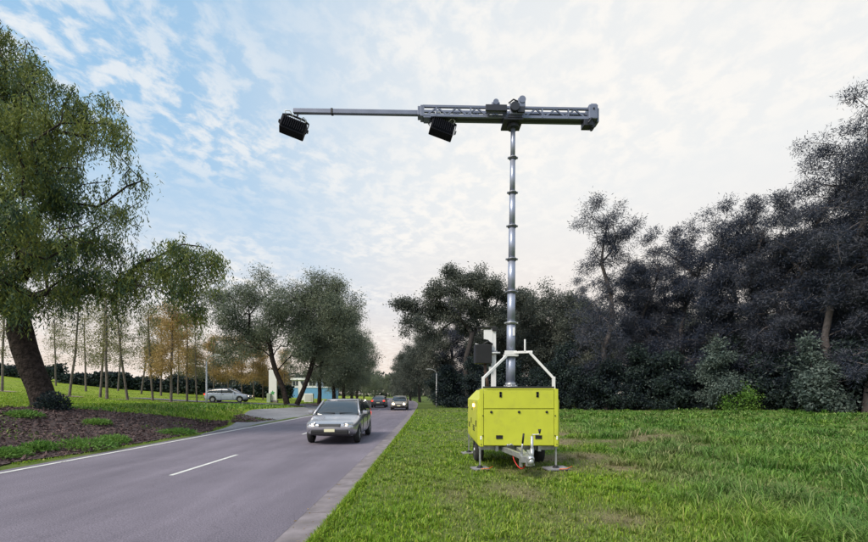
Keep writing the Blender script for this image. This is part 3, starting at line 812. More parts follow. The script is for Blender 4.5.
# slewing head
MB().box((-0.03, 0, -0.20), (0.42, 0.42, 0.05)).tube([(0, 0, -0.30), (0, 0, -0.18)], 0.13, 20).box((0, 0, -0.165), (0.30, 0.44, 0.05)).build('slew_plate', M['boomdark'], bo, bevel=0.008)
MB().box((0.02, -0.22, -0.01), (0.28, 0.05, 0.24)).box((0.13, -0.235, 0.10), (0.16, 0.10, 0.20)).box((-0.40, -0.18, 0.0), (0.46, 0.08, 0.13)).box((-0.42, -0.18, 0.09), (0.18, 0.08, 0.11)).build('slew_bracket', M['boom'], bo, bevel=0.02)
MB().tube([(0.14, -0.24, 0.16), (0.14, -0.30, 0.16)], 0.075, 16).build('pulley', M['boom'], bo)
MB().tube([(-0.42, -0.17, 0.13), (-0.42, -0.25, 0.13)], 0.06, 16).build('pulley', M['boom'], bo)
MB().box((-0.42, -0.26, -0.02), (0.46, 0.05, 0.13)).tube([(-0.02, -0.25, 0.0), (-0.02, -0.32, 0.0)], 0.10, 16).box((0.12, -0.26, -0.05), (0.16, 0.05, 0.12)).tube([(-0.15, -0.24, 0.10), (-0.05, -0.28, 0.16), (0.05, -0.27, 0.12)], 0.018, 6).build('slew_motor', M['boomdark'], bo, bevel=0.012)
# end carriage
MB().box((1.74, -0.02, 0.02), (0.20, 0.26, 0.31)).box((1.76, -0.02, 0.19), (0.14, 0.20, 0.05)).box((1.855, 0.0, -0.03), (0.05, 0.22, 0.31)).build('end_carriage', M['boom'], bo, bevel=0.02)
MB().box((1.64, -0.02, -0.20), (0.20, 0.20, 0.13)).box((1.75, -0.02, -0.22), (0.09, 0.12, 0.14)).tube([(1.70, -0.15, -0.12), (1.62, -0.15, -0.24)], 0.02, 6).tube([(1.74, -0.02, -0.28), (1.74, -0.02, -0.33)], 0.03, 8).build('winch', M['boomdark'], bo, bevel=0.012)
MB().tube([(1.745, -0.148, 0.08), (1.745, -0.165, 0.08)], 0.02, 8).build('bolt', M['black'], bo)
# floodlights
def flood(x, zoff, yaw):
    f = empty('floodlight', (MXl + lean(7.6) + x, MYl - 0.02, BZ + zoff)); f.parent = T
    f.rotation_euler = (R(-14), R(15), R(yaw))
    hs = MB().prism([(-0.10, -0.20), (0.08, -0.215), (0.105, -0.17), (0.10, 0.12), (0.02, 0.16), (-0.10, 0.13)], 'x', -0.26, 0.26)
    hs.build('housing', M['floodblack'], f, bevel=0.02)
    for k in range(11):
        MB().box((-0.22 + 0.044 * k, -0.115, -0.03), (0.010, 0.05, 0.26)).build('cooling_fin', M['floodblack'], f)
    MB().box((0.0, 0.105, -0.03), (0.46, 0.012, 0.26)).build('lens', M['lens'], f)
    y_ = MB()
    for s in (-1, 1):
        y_.bar((s * 0.285, -0.01, -0.06), (s * 0.285, -0.02, 0.20), 0.016, 0.05)
        y_.bar((s * 0.285, -0.02, 0.19), (s * 0.16, -0.02, 0.255), 0.05, 0.016)
    y_.bar((-0.17, -0.02, 0.255), (0.17, -0.02, 0.255), 0.05, 0.016)
    y_.tube([(0, -0.02, 0.25), (0, -0.02, 0.33)], 0.022, 8)
    y_.build('yoke', M['boomdark'], f)
    MB().tube([(-0.30, -0.01, -0.0), (-0.32, -0.01, -0.0)], 0.04, 10).tube([(0.30, -0.01, 0.0), (0.32, -0.01, 0.0)], 0.04, 10).build('yoke_knob', M['black'], f)
    MB().tube([(-0.20, -0.10, 0.14), (-0.24, -0.14, 0.20), (-0.14, -0.15, 0.23), (-0.05, -0.10, 0.15)], 0.011, 6).tube([(0.10, -0.09, 0.14), (0.16, -0.14, 0.21), (0.23, -0.12, 0.18), (0.21, -0.09, 0.10)], 0.011, 6).build('power_lead', M['white'], f)
flood(XT - 0.03, -0.27, 14)
flood(-1.57, -0.30, 10)

# ------------------------------------------------------------------ vegetation tools
def unit(v):
    return v / np.maximum(np.linalg.norm(v, axis=-1, keepdims=True), 1e-9)
def leaf_mesh(name, pos, dirs, length, width, g):
    """one four-cornered leaf per position, folded out along its own direction"""
    n = len(pos)
    d = unit(dirs)
    side = unit(np.cross(d, unit(g.normal(size=(n, 3)))))
    l = length[:, None]; w = width[:, None]
    mid = pos + d * l * 0.45
    v = np.stack([pos, mid + side * w, pos + d * l, mid - side * w], 1).reshape(-1, 3)
    f = np.arange(4 * n).reshape(n, 4)
    return np_mesh(name, v, f)

def skeleton(trunk, targets, g, wander=0.10, w_len=0.35, first=2, bow=0.08):
    """connect crown points to the trunk by shortest paths; returns nodes, parents"""
    nodes = [np.array(p, dtype=float) for p in trunk]
    par = [-1] + list(range(len(trunk) - 1))
    plen = [0.0]
    for i in range(1, len(trunk)):
        plen.append(plen[-1] + np.linalg.norm(nodes[i] - nodes[i - 1]))
    ok = [i >= first for i in range(len(trunk))]
    order = np.argsort([np.linalg.norm(t - nodes[-1]) for t in targets])
    leafs = []
    for o in order:
        t = targets[o]
        P = np.array(nodes); d = np.linalg.norm(P - t, axis=1)
        up = (t[2] - P[:, 2])
        cost = d + w_len * np.array(plen) + np.where(up < 0, -up * 0.25, 0) + np.where(np.array(ok), 0, 1e6)
        k = int(np.argmin(cost)); L = d[k]
        if L < 0.02:
            continue
        ns = int(np.clip(L / 0.7, 1, 6))
        a = nodes[k].copy(); last = k
        pd = a - nodes[par[k]] if par[k] >= 0 else np.array([0, 0, 1.0])
        pd = pd / max(1e-6, np.linalg.norm(pd))
        for s in range(1, ns + 1):
            u = s / ns
            q = a * (1 - u) + t * u
            env = math.sin(math.pi * u)
            q = q + pd * (L * 0.12 * env) + np.array([0, 0, 1.0]) * (bow * L * env)
            if s < ns:
                q = q + g.normal(size=3) * wander * L / ns
            nodes.append(q); par.append(last); ok.append(True)
            plen.append(plen[last] + L / ns)
            last = len(nodes) - 1
        leafs.append(last)
    return np.array(nodes), np.array(par), leafs

def branch_mesh(nodes, par, leafs, base_r, twig_r, n_trunk, flare=1.0):
    N = len(nodes)
    cnt = np.zeros(N)
    for l in leafs:
        k = l
        while k >= 0:
            cnt[k] += 1; k = par[k]
    ex = math.log(max(base_r / twig_r, 1.5)) / math.log(max(cnt[0], 2))
    rad = twig_r * np.maximum(cnt, 0.6) ** ex
    kids = [[] for _ in range(N)]
    for i in range(N):
        if par[i] >= 0:
            kids[par[i]].append(i)
    mb = MB()
    starts = [(0, None)]
    while starts:
        i, p = starts.pop()
        chain = ([p] if p is not None else []) + [i]
        k = i
        while kids[k]:
            ks = sorted(kids[k], key=lambda q: -cnt[q])
            if k < n_trunk - 1:
                ks = sorted(kids[k], key=lambda q: (q != k + 1))
            for o in ks[1:]:
                starts.append((o, k))
            k = ks[0]; chain.append(k)
        rr = [rad[c] for c in chain]
        if p is not None:
            rr[0] = min(rad[p] * 0.8, rr[1] * 1.15)
        else:
            rr[0] *= flare
        m = max(rr)
        mb.tube([nodes[c] for c in chain], [float(r) for r in rr], 10 if m > 0.16 else (6 if m > 0.05 else 4), caps=False)
    me = bpy.data.meshes.new('branches')
    me.from_pydata(mb.v, [], mb.f)
    me.polygons.foreach_set('use_smooth', [True] * len(mb.f))
    me.update()
    return me

def blob_points(blobs, n, g, shell=0.45):
    """points inside ellipsoids (cx,cy,cz,rx,ry,rz[,weight]); shell>0 pushes them outwards"""
    w = np.array([(b[6] if len(b) > 6 else 1.0) * b[3] * b[4] * b[5] for b in blobs]) ** 0.75
    pick = g.choice(len(blobs), n, p=w / w.sum())
    B = np.array([b[:6] for b in blobs])[pick]
    d = unit(g.normal(size=(n, 3)))
    r = g.random(n) ** (1 / 3)
    r = r * (1 - shell) + shell * (0.35 + 0.65 * g.random(n) ** 0.4)
    return B[:, :3] + d * r[:, None] * B[:, 3:6]

def make_tree(name, trunk, blobs, seed, n_t, n_leaf, bark, leaf, base_r, twig_r=0.012, L=(0.12, 0.22), W=(0.02, 0.04), droop=0.4, spread=0.45, strands=False, first=2, flare=1.25, w_len=0.35, shell=0.4, bow=0.08, wander=0.10, uneven=0.9):
    g = np.random.default_rng(seed)
    root = empty(name)
    tg = blob_points(blobs, n_t, g, shell)
    nodes, par, leafs = skeleton(trunk, tg, g, first=first, w_len=w_len, bow=bow, wander=wander)
    add('trunk', branch_mesh(nodes, par, leafs, base_r, twig_r, len(trunk), flare), bark, root)
    # leaves gather along the outer twigs
    pn = np.array([nodes[l] for l in leafs]); pp = np.array([nodes[par[l]] for l in leafs])
    k = g.integers(0, len(pn), n_leaf)
    wk = g.random(len(pn)) ** uneven
    k = g.choice(len(pn), n_leaf, p=wk / wk.sum())
    u = g.random(n_leaf)[:, None] ** 0.6
    c = pp[k] * (1 - u) + pn[k] * u
    if strands:
        ns = n_leaf // 12
        kk = g.choice(len(pn), ns, p=wk / wk.sum())
        uu = g.random(ns)[:, None] ** 0.6
        c0 = pp[kk] * (1 - uu) + pn[kk] * uu + g.normal(size=(ns, 3)) * spread * np.array([1, 1, 0.7])
        out = unit(g.normal(size=(ns, 3)) * np.array([1, 1, 0.2]))
        ln = g.uniform(0.35, 1.25, ns)
        t = np.tile(np.linspace(0, 1, 12), ns)
        i = np.repeat(np.arange(ns), 12)
        n_leaf = len(i)
        p = c0[i] + out[i] * (ln[i] * 0.30 * (1 - (1 - t) ** 2))[:, None] - np.array([0, 0, 1.0]) * (ln[i] * t ** 1.5)[:, None] + g.normal(size=(n_leaf, 3)) * 0.035
        dr = unit(g.normal(size=(n_leaf, 3))) + np.array([0, 0, -droop])
    else:
        p = c + g.normal(size=(n_leaf, 3)) * spread * np.array([1, 1, 0.75])
        dr = unit(g.normal(size=(n_leaf, 3))) + unit(p - c) * 0.6 + np.array([0, 0, -droop])
    me = leaf_mesh('crown', p, dr, g.uniform(*L, n_leaf), g.uniform(*W, n_leaf), g)
    add('crown', me, leaf, root)
    return root

def place(proto, used, loc, rz=0.0, sc=1.0, label=None, cat='tree', group=None, scz=None):
    o = copy_tree(proto) if used.get(proto.name) else proto
    used[proto.name] = True
    o.location = loc; o.rotation_euler = (0, 0, rz); o.scale = (sc, sc, scz or sc)
    for k in ('label', 'category', 'group'):
        if k in o:
            del o[k]
    return tag(o, label, cat, group)
USED = {}
def bank(H, cw, n, seed, z0=0.35, top_w=0.55, flat=0.8):
    """loose stack of foliage blobs for a crown of height H and width cw"""
    g = np.random.default_rng(seed); out = []
    for i in range(n):
        t = z0 + (1 - z0) * (i + 0.5) / n
        ww = cw / 2 * (1 - (1 - top_w) * abs((t - z0) / (1 - z0)) ** 1.5)
        a = g.uniform(0, 6.283); r = ww * g.uniform(0.25, 0.72)
        s = g.uniform(0.20, 0.34) * cw
        out.append((r * math.cos(a), r * math.sin(a), t * H - s * 0.3, s, s, s * flat))
    return out

# ------------------------------------------------------------------ big pepper tree on the bank at the left
Zp = 17.0
bx, by, bz = at(46, Zp)
def P3(px, py, dz_=0.0):
    """photo position at the pepper tree's distance (+dz_) -> local point"""
    Z = Zp + dz_
    return ((px - 434) / FPX * Z - bx, Z - by, zrow(py, Z) - bz)
trunk = [P3(46, 412), P3(44, 402), P3(40, 388), P3(32, 370), P3(25, 350), P3(20, 330), P3(17, 310)]
trunk[0] = (trunk[0][0], trunk[0][1], -0.3)
pblobs = []
def pb(px, py, dz_, r, rz=None, w=1.0):
    x, y_, z = P3(px, py, dz_)
    pblobs.append((x, y_, z, r, r, rz or r * 0.85, w))
for a in [(0, 66, 0, 1.3), (30, 80, 1, 1.2), (-30, 60, 1, 2.0), (58, 100, 0, 1.1), (20, 112, -2, 1.4), (-18, 130, 1, 1.8), (70, 132, 0, 0.9), (45, 148, 1, 1.2), (8, 165, -1.5, 1.5), (66, 172, 0.5, 1.0), (30, 195, -1.5, 1.3), (-25, 200, 1, 1.8),
          (104, 108, 0.5, 0.75, 0.8, 0.5), (118, 128, 0, 0.75, 0.8, 0.5), (128, 160, 0, 0.75, 0.8, 0.5), (108, 172, 1, 0.8, 0.8, 0.5), (138, 190, 0.5, 0.6, 0.8, 0.4), (112, 212, 0.5, 0.9, 0.7, 0.6), (84, 205, 0, 0.9, 0.8, 0.6), (130, 222, 0, 0.8, 0.7, 0.6),
          (62, 228, -2, 1.2, 1.0), (20, 235, -2.5, 1.4, 1.1), (-20, 245, 0, 1.8, 1.2), (100, 245, -0.5, 1.1, 0.7), (130, 250, 0, 1.1, 0.7), (160, 247, 0.3, 1.0, 0.7), (188, 250, 0, 0.85, 0.6), (204, 265, 0.3, 0.75, 0.7), (176, 272, -0.4, 0.9, 0.7),
          (140, 275, -0.5, 1.0, 0.7), (196, 292, 0.2, 0.6, 0.8), (212, 284, 0, 0.4, 0.7), (105, 272, -1.0, 1.1, 0.8), (70, 265, -1.5, 1.1, 0.8), (30, 275, -2, 1.1, 0.8), (-10, 285, -1.5, 1.5, 0.9), (122, 298, 0, 0.6, 0.7), (62, 288, 1, 0.9, 0.7),
          (15, 255, 2.5, 1.3), (50, 130, 3, 1.3), (15, 50, 2, 1.0), (-60, 110, 0, 2.4), (-70, 190, 0, 2.4)]:
    pb(*a)
pep = make_tree('pepper_tree', trunk, pblobs, 11, 520, 125000, M['bark'], M['lf_pepper'], 0.42, 0.012, L=(0.13, 0.22), W=(0.014, 0.025), droop=1.2, spread=0.22, strands=True, first=5, flare=1.85, uneven=2.6, w_len=0.30, bow=0.10, wander=0.16)
pep.location = (bx, by, bz)
tag(pep, 'large leaning pepper tree with dark thick trunk and weeping leaves on the mulch bank', 'tree')
# suckers at its foot
def tuft_plant(name, loc, r, h, n, leaf, label, cat, group=None, seed=1, L=(0.08, 0.16), W=(0.018, 0.03)):
    g = np.random.default_rng(seed)
    root = empty(name, loc)
    st = MB()
    for k in range(7):
        a = g.uniform(0, 6.283)
        st.tube([(0, 0, -0.03), (math.cos(a) * r * 0.4, math.sin(a) * r * 0.4, h * 0.45), (math.cos(a) * r * 0.7, math.sin(a) * r * 0.7, h * 0.8)], [0.012, 0.008, 0.004], 5)
    st.build('stem', M['bark'], root)
    d = unit(g.normal(size=(n, 3))); d[:, 2] = np.abs(d[:, 2])
    p = d * (g.random(n) ** 0.45)[:, None] * np.array([r, r, h * 0.9])
    me = leaf_mesh('foliage', p, d + unit(g.normal(size=(n, 3))) * 0.8, g.uniform(*L, n), g.uniform(*W, n), g)
    add('foliage', me, leaf, root)
    return tag(root, label, cat, group)
tuft_plant('sucker_bush', (bx + 0.75, by - 0.55, th(bx + 0.75, by - 0.55)), 0.55, 0.75, 1500, M['lf_dark'], 'small dark leafy sucker bush at the foot of the leaning pepper tree', 'bush', seed=3)
for i, (px, Z, r, h, lab) in enumerate([(84, 12.6, 0.85, 0.34, 'wide green weed clump at the road edge of the mulch bed'), (38, 11.6, 0.42, 0.26, 'small green weed clump near the road left of the wide clump'),
        (176, 17.2, 0.75, 0.22, 'low weed clump at the far end of the mulch bed by the edge line'), (22, 14.4, 0.55, 0.20, 'weed clump on the mulch in front of the leaning trunk'),
        (95, 15.9, 0.5, 0.16, 'flat weed patch on the mulch right of the leaning trunk'), (4, 10.6, 0.5, 0.22, 'weed clump at the left picture edge beside the road'), (112, 13.9, 0.5, 0.26, 'weed clump just right of the wide clump at the road edge')]):
    p = at(px, Z)
    tuft_plant('weed_clump', p, r, h, 1300, M['lf_weed'], lab, 'weed', 'weeds on the mulch bed', seed=40 + i, L=(0.06, 0.14), W=(0.012, 0.022))

# ------------------------------------------------------------------ avenue of trees on the left verge
def spreading(seed, H, cw, n_t, n_leaf, leaf, bark, trunk, blobs, base_r=0.28, **k):
    return make_tree('avenue_tree', trunk, blobs, seed, n_t, n_leaf, bark, leaf, base_r, 0.014, L=(0.15, 0.28), W=(0.022, 0.040), droop=0.6, spread=0.46, first=2, uneven=2.2, **k)
Za = 42.0
ax, ay_, az = at(287, Za)
def PA(px, py, dz_=0.0):
    Z = Za + dz_
    return ((px - 434) / FPX * Z - ax, dz_, zrow(py, Z) - az)
def ab(l):
    out = []
    for (px, py, dz_, r) in l:
        x, y_, z = PA(px, py, dz_); out.append((x, y_, z, r, r, r * 0.85))
    return out
b1 = ab([(240, 300, 0, 1.7), (262, 288, 1, 1.7), (228, 318, -1, 1.5), (280, 300, -1.5, 1.8), (300, 310, 1, 1.6), (250, 325, 1.5, 1.6), (225, 345, 0, 1.3), (275, 325, -1, 1.5), (312, 330, 0, 1.4), (240, 355, -1, 1.0), (295, 345, -1.5, 1.2), (262, 345, 0.5, 1.2), (214, 300, 1, 1.2), (258, 275, 0, 0.9), (285, 318, 2, 1.5), (232, 362, -0.5, 0.8), (218, 358, 0.5, 0.8), (300, 292, 0.5, 1.1), (246, 340, 0, 1.2), (306, 352, 0.5, 0.9)])
at1 = spreading(21, 12, 12, 300, 50000, M['lf_olive'], M['bark'], [PA(287, 404), PA(283, 388), PA(276, 372), PA(272, 358), PA(270, 345), PA(268, 335)], b1, 0.23, w_len=0.25)
place(at1, USED, (ax, ay_, az), label='wide avenue tree forking low, nearest of the roadside row, left of the pylon sign', group='roadside avenue trees')
b2 = ab([(318, 282, 0, 1.6), (335, 292, 1, 1.5), (305, 298, 1, 1.3), (322, 305, -1, 1.8), (345, 315, 0, 1.4), (300, 322, 0, 1.3), (330, 330, -1, 1.6), (350, 340, 0.5, 1.2), (313, 345, 1, 1.3), (310, 268, 0, 0.7), (312, 278, 1, 0.9), (338, 350, 0, 1.1), (290, 335, 0, 1.0), (296, 305, 0, 1.2), (328, 365, 0, 0.9), (350, 360, 0.5, 0.9), (348, 300, 1, 0.9), (333, 278, 0.5, 0.8)])
at2 = spreading(22, 12, 9, 230, 36000, M['lf_olive'], M['bark'], [PA(291, 404), PA(298, 388), PA(304, 372), PA(308, 358), PA(311, 345), PA(313, 330)], b2, 0.21, w_len=0.25)
place(at2, USED, at(293, 43), label='tall avenue tree leaning right, crossing trunks with the low forking tree', group='roadside avenue trees')
at3 = spreading(23, 13.5, 9, 220, 34000, M['lf_olive'], M['bark'], [(0, 0, -0.3), (0.1, 0, 1.5), (0.05, 0.1, 3.0), (0.2, 0, 4.4), (0.3, 0, 6)], bank(13.5, 8.5, 17, 5, 0.30), 0.24)
at4 = spreading(24, 12.5, 9, 200, 32000, M['lf_olive'], M['bark'], [(0, 0, -0.3), (-0.1, 0, 1.3), (0.1, 0.1, 2.6), (-0.1, 0.2, 4.0), (0, 0, 5.5)], bank(12.5, 8.5, 16, 9, 0.28), 0.22)
for (pr, px, Z, rz, sc, lab) in [(at3, 319, 52, 0.3, 0.98, 'avenue tree with a pair of upright trunks right of the blue building'), (at4, 334, 57, 1.8, 1.05, 'third avenue tree along the verge with dense dark crown'),
        (at3, 344, 64, 2.6, 1.02, 'fourth avenue tree along the verge, dark trunk in the mulch bed'), (at4, 351.5, 74, 4.2, 1.08, 'fifth avenue tree along the verge before the far bend'), (at3, 357, 86, 5.1, 0.95, 'last avenue tree of the row beside the far kerb'),
        (at4, 364, 120, 0.7, 0.85, 'small rounded tree far down the road left of the dark grey car'), (at3, 352, 128, 2.2, 0.85, 'far tree behind the last avenue tree'), (at4, 376, 150, 3.3, 0.8, 'distant rounded tree at the left side of the road bend'), (at3, 386, 190, 1.1, 0.75, 'most distant tree right where the road vanishes')]:
    place(pr, USED, at(px, Z, -0.05), rz, sc, lab, group='roadside avenue trees')

# ------------------------------------------------------------------ slim park trees on the left lawn
def slim(seed, H, cw, n_t, n_leaf, leaf, lean_=0.0, fork=False):
    tr = [(0, 0, -0.2), (lean_ * 0.3, 0, H * 0.18), (lean_ * 0.6, 0.05, H * 0.36), (lean_ * 0.8, 0, H * 0.55), (lean_, 0, H * 0.75), (lean_ * 1.1, 0.05, H * 0.92)]
    return make_tree('park_tree', tr, bank(H, cw, 11, seed, 0.36, 0.35), seed, n_t, n_leaf, M['bark_pale'], leaf, 0.095, 0.007, L=(0.12, 0.22), W=(0.022, 0.042), droop=0.3, spread=0.32, first=2, w_len=0.15)
sl = [slim(31, 10, 3.4, 90, 3000, M['lf_park'], 0.4), slim(32, 9.5, 3.0, 80, 2600, M['lf_park'], -0.2), slim(33, 8.5, 3.2, 100, 8000, M['lf_orange'], 0.1), slim(34, 9, 3.8, 110, 8500, M['lf_orange'], -0.3), slim(35, 11, 3.2, 80, 2000, M['lf_park'], 0.9)]
for (k, px, Z, rz, sc, lab) in [(4, 69, 38, 0.0, 0.95, 'slim leaning park tree with pale trunk just right of the pepper tree trunk'), (0, 100, 41, 1.0, 1.0, 'slim park tree, left one of a close pair of straight pale trunks'),
        (1, 107, 36, 2.0, 1.0, 'slim park tree, right one of a close pair of straight pale trunks'), (4, 128, 38, 3.4, 0.95, 'slim park tree with forked pale trunk right of the close pair'),
        (0, 153, 41, 4.0, 0.92, 'slim sparse park tree left of the orange foliage trees'), (2, 171, 36, 1.2, 0.98, 'slim park tree with dense orange foliage in front of the hedge'),
        (3, 187, 44, 2.2, 1.0, 'slim orange park tree left of the lawn lamp post'), (1, 197, 41, 0.6, 0.75, 'small olive park tree just left of the lawn lamp post'),
        (3, 161, 55, 5.2, 1.15, 'taller orange park tree behind the sparse one'), (2, 214, 58, 3.9, 1.0, 'orange park tree behind the pale blue car'), (3, 229, 62, 0.4, 1.0, 'orange brown park tree above the pale blue car'),
        (2, 242, 56, 2.5, 1.0, 'orange park tree right of the pale blue car'), (3, 254, 60, 1.5, 0.95, 'orange park tree under the low forking avenue crown'), (2, 263, 64, 4.5, 0.95, 'orange park tree just left of the pylon sign'),
        (0, 2, 40, 2.0, 1.0, 'slim park tree at the left picture edge behind the pepper tree'), (1, 86, 52, 0.0, 1.0, 'slim park tree further back between leaning tree and close pair'), (4, 141, 56, 1.0, 1.0, 'slim park tree further back behind the forked one'),
        (0, 118, 60, 0.0, 1.05, 'far slim park tree before the hedge behind the close pair'), (3, 283, 70, 3.0, 0.9, 'far orange park tree behind the pylon sign'), (0, 56, 58, 5.0, 1.0, 'far slim park tree just right of the leaning pepper trunk'), (1, 178, 62, 5.0, 1.0, 'far olive park tree between two orange ones')]:
    place(sl[k], USED, at(px, Z, -0.05), rz, sc, lab, group='park trees on the left lawn')
ring_n = 0
for (px, Z) in [(69, 38), (107, 36), (128, 38), (171, 36), (2, 40)]:
    p = at(px, Z); nseg = 20
    v = [(p[0], p[1], p[2] + 0.045)]
    for k in range(nseg):
        a = 6.2832 * k / nseg; r_ = 1.0 + 0.2 * math.sin(k * 2.3)
        v.append((p[0] + r_ * math.cos(a), p[1] + r_ * math.sin(a), th(p[0] + r_ * math.cos(a), p[1] + r_ * math.sin(a)) + 0.045))
    tag(add('soil_ring', np_mesh('soil_ring', v, [(0, 1 + k, 1 + (k + 1) % nseg) for k in range(nseg)]), M['bare']), kind='structure')
# dark hedge behind the lawn
g = np.random.default_rng(61)
for (i, (pa, pb_, Zh, hh, lab)) in enumerate([(-20, 62, 66, 2.2, 'dark clipped hedge behind the lawn, left of the leaning park tree'), (62, 128, 66, 2.3, 'dark hedge behind the close pair of pale trunks'), (128, 205, 67, 2.5, 'dark hedge behind the orange park trees'), (205, 292, 72, 2.4, 'dark hedge behind the pale blue car')]):
    a = at(pa, Zh); b = at(pb_, Zh)
    root = empty('hedge', ((a[0] + b[0]) / 2, Zh, (a[2] + b[2]) / 2 - 0.2))
    W_ = abs(b[0] - a[0]); n = 7000
    p = np.stack([g.uniform(-W_ / 2, W_ / 2, n), g.normal(0, 0.5, n), g.random(n) ** 0.8 * hh], 1)
    p[:, 2] *= 0.7 + 0.45 * vnoise(p[:, 0] + i * 40, p[:, 0] * 0, 1.6, 62)
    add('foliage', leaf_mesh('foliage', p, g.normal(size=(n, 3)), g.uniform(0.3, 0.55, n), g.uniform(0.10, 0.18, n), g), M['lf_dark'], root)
    st = MB()
    for k in range(int(W_ / 1.4)):
        xx = -W_ / 2 + 0.7 + k * 1.4
        st.tube([(xx, 0, -0.2), (xx + 0.1, 0, hh * 0.7)], [0.06, 0.03], 5)
    st.build('stems', M['bark'], root)['kind'] = 'stuff'
    tag(root, lab, 'hedge', 'hedge along the back of the lawn')

# ------------------------------------------------------------------ wood on the right
def gumtree(seed, H, blobs, trunk, n_t=260, n_leaf=42000, base_r=0.30, leaf=None, **k):
    return make_tree('gum_tree', trunk, blobs, seed, n_t, n_leaf, M['bark_grey'], leaf or M['lf_gum'], base_r, 0.015, L=(0.18, 0.34), W=(0.035, 0.065), droop=0.5, spread=k.pop('spread', 0.48), uneven=2.2, **k)
Zg = 50.0
gx, gy, gz = at(468, Zg)
def PG(px, py, dz_=0.0):
    Z = Zg + dz_
    return ((px - 434) / FPX * Z - gx, dz_, zrow(py, Z) - gz)
gb = []
for (px, py, dz_, r) in [(402, 303, 0, 0.9), (415, 306, 1, 1.1), (430, 298, 0, 1.2), (445, 288, 0, 1.5), (455, 275, 1, 1.3), (472, 278, 0, 1.5), (488, 284, -1, 1.6), (503, 292, 1, 1.4), (460, 300, -1, 1.6), (438, 312, 1, 1.3), (420, 322, -1, 1.2), (480, 305, 1, 1.7), (500, 315, 0, 1.6), (410, 318, 0, 0.9), (450, 320, 0, 1.2), (483, 268, 0, 0.6), (430, 336, 1, 1.0), (470, 325, 1, 1.4), (408, 330, 1, 0.8), (515, 300, 2, 1.5)]:
    x, y_, z = PG(px, py, dz_); gb.append((x, y_, z, r, r, r * 0.75))
g1 = gumtree(71, 16, gb, [PG(468, 412), PG(468, 395), PG(466, 375), PG(466, 358), PG(470, 345), PG(472, 335)], 320, 50000, 0.30, spread=0.42, w_len=0.2, bow=0.05)
place(g1, USED, (gx, gy, gz), label='broad spreading gum tree reaching left over the verge behind the trailer', group='trees of the right hand wood')
g2 = gumtree(72, 15, bank(15, 10, 18, 72, 0.34), [(0, 0, -0.3), (0.2, 0, 2.2), (0.1, 0.2, 4.4), (0.5, 0, 6.5), (0.4, 0, 8.5)], 280, 40000)
g3 = gumtree(73, 14, bank(14, 9, 16, 73, 0.18, 0.6), [(0, 0, -0.3), (-0.2, 0, 1.8), (0.1, -0.2, 3.6), (-0.3, 0, 5.5), (0, 0, 7.5)], 260, 40000)
def sheoak(seed, H, cw, z0, n_t, n_leaf, nb, tw=0.45, flat=1.0):
    gg = np.random.default_rng(seed)
    tr = [(0, 0, -0.3)] + [(gg.normal() * 0.18 * k, gg.normal() * 0.18 * k, H * 0.14 * k) for k in range(1, 7)]
    return make_tree('sheoak_tree', tr, bank(H, cw, nb, seed, z0, tw, flat), seed, n_t, n_leaf, M['bark_sheoak'], M['lf_cas'], 0.26, 0.012, L=(0.20, 0.42), W=(0.016, 0.030), droop=0.1, spread=0.34, uneven=1.5, first=2, w_len=0.12, bow=0.0)
s1 = sheoak(81, 21, 7.5, 0.30, 200, 27000, 22, 0.8)     # tall open crown
s2 = sheoak(82, 18, 9.0, 0.12, 340, 62000, 26, 0.5)
s3 = sheoak(83, 19, 9.0, 0.10, 340, 62000, 26, 0.55)
s4 = sheoak(84, 23, 8.5, 0.32, 240, 36000, 20, 0.85)
WOOD = [(s1, 607, 43, 0.2, 1.0, 'tall open sheoak standing above its neighbours right of the mast'), (g2, 541, 56, 0.5, 1.02, 'gum tree directly behind the mast base and support arch'), (g3, 578, 52, 1.4, 0.98, 'gum tree just left of the tall open sheoak'),
        (s2, 648, 46, 0.4, 0.95, 'dense sheoak immediately right of the tall open sheoak'), (s3, 683, 44, 1.7, 0.97, 'rounded dense sheoak in the middle of the right hand wood'), (s2, 722, 41, 2.8, 1.03, 'dense sheoak behind the blue green conifer'),
        (s3, 757, 38, 3.9, 0.95, 'sheoak behind the bright green bush'), (s2, 792, 36, 5.0, 0.90, 'dark sheoak left of the tallest trees at the right edge'), (s4, 831, 33, 0.8, 0.88, 'very tall thin topped sheoak near the right picture edge'),
        (s4, 866, 30, 2.4, 0.95, 'tallest sheoak cut by the right picture edge'), (s3, 850, 35, 0.3, 0.95, 'dense lower sheoak between the two tallest ones'), (s2, 905, 29, 1.2, 0.95, 'sheoak at the far right reaching into the picture'),
        (g3, 436, 66, 2.2, 0.86, 'dark rounded tree behind the street lamp on the verge'), (g2, 420, 84, 3.1, 0.85, 'tree left of the street lamp behind the oncoming tan car'), (g3, 410, 104, 4.1, 0.9, 'far tree right of the oncoming tan car'),
        (g2, 404, 135, 5.1, 0.9, 'far tree at the right side of the road bend'), (g3, 398, 175, 0.1, 0.85, 'farthest tree on the right side of the road'), (g2, 512, 62, 4.4, 0.98, 'gum tree behind the control post of the trailer'), (g3, 490, 58, 5.4, 0.78, 'low dark gum under the broad spreading gum')]
for (pr, px, Z, rz, sc, lab) in WOOD:
    place(pr, USED, at(px, Z, -0.05), rz, sc, lab, group='trees of the right hand wood')
gb_ = np.random.default_rng(5)
for k in range(15):
    px = 455 + k * 31; Z = (66 - 1.1 * k) + (k % 3) * 3
    pr = (s2, g2, s3, g3)[k % 4]
    place(pr, USED, at(px, Z, -0.1), float(gb_.uniform(0, 6)), float(gb_.uniform(0.82, 0.98)), 'dark tree deep in the right hand wood, half hidden behind the front trees', group='trees deep in the right hand wood')
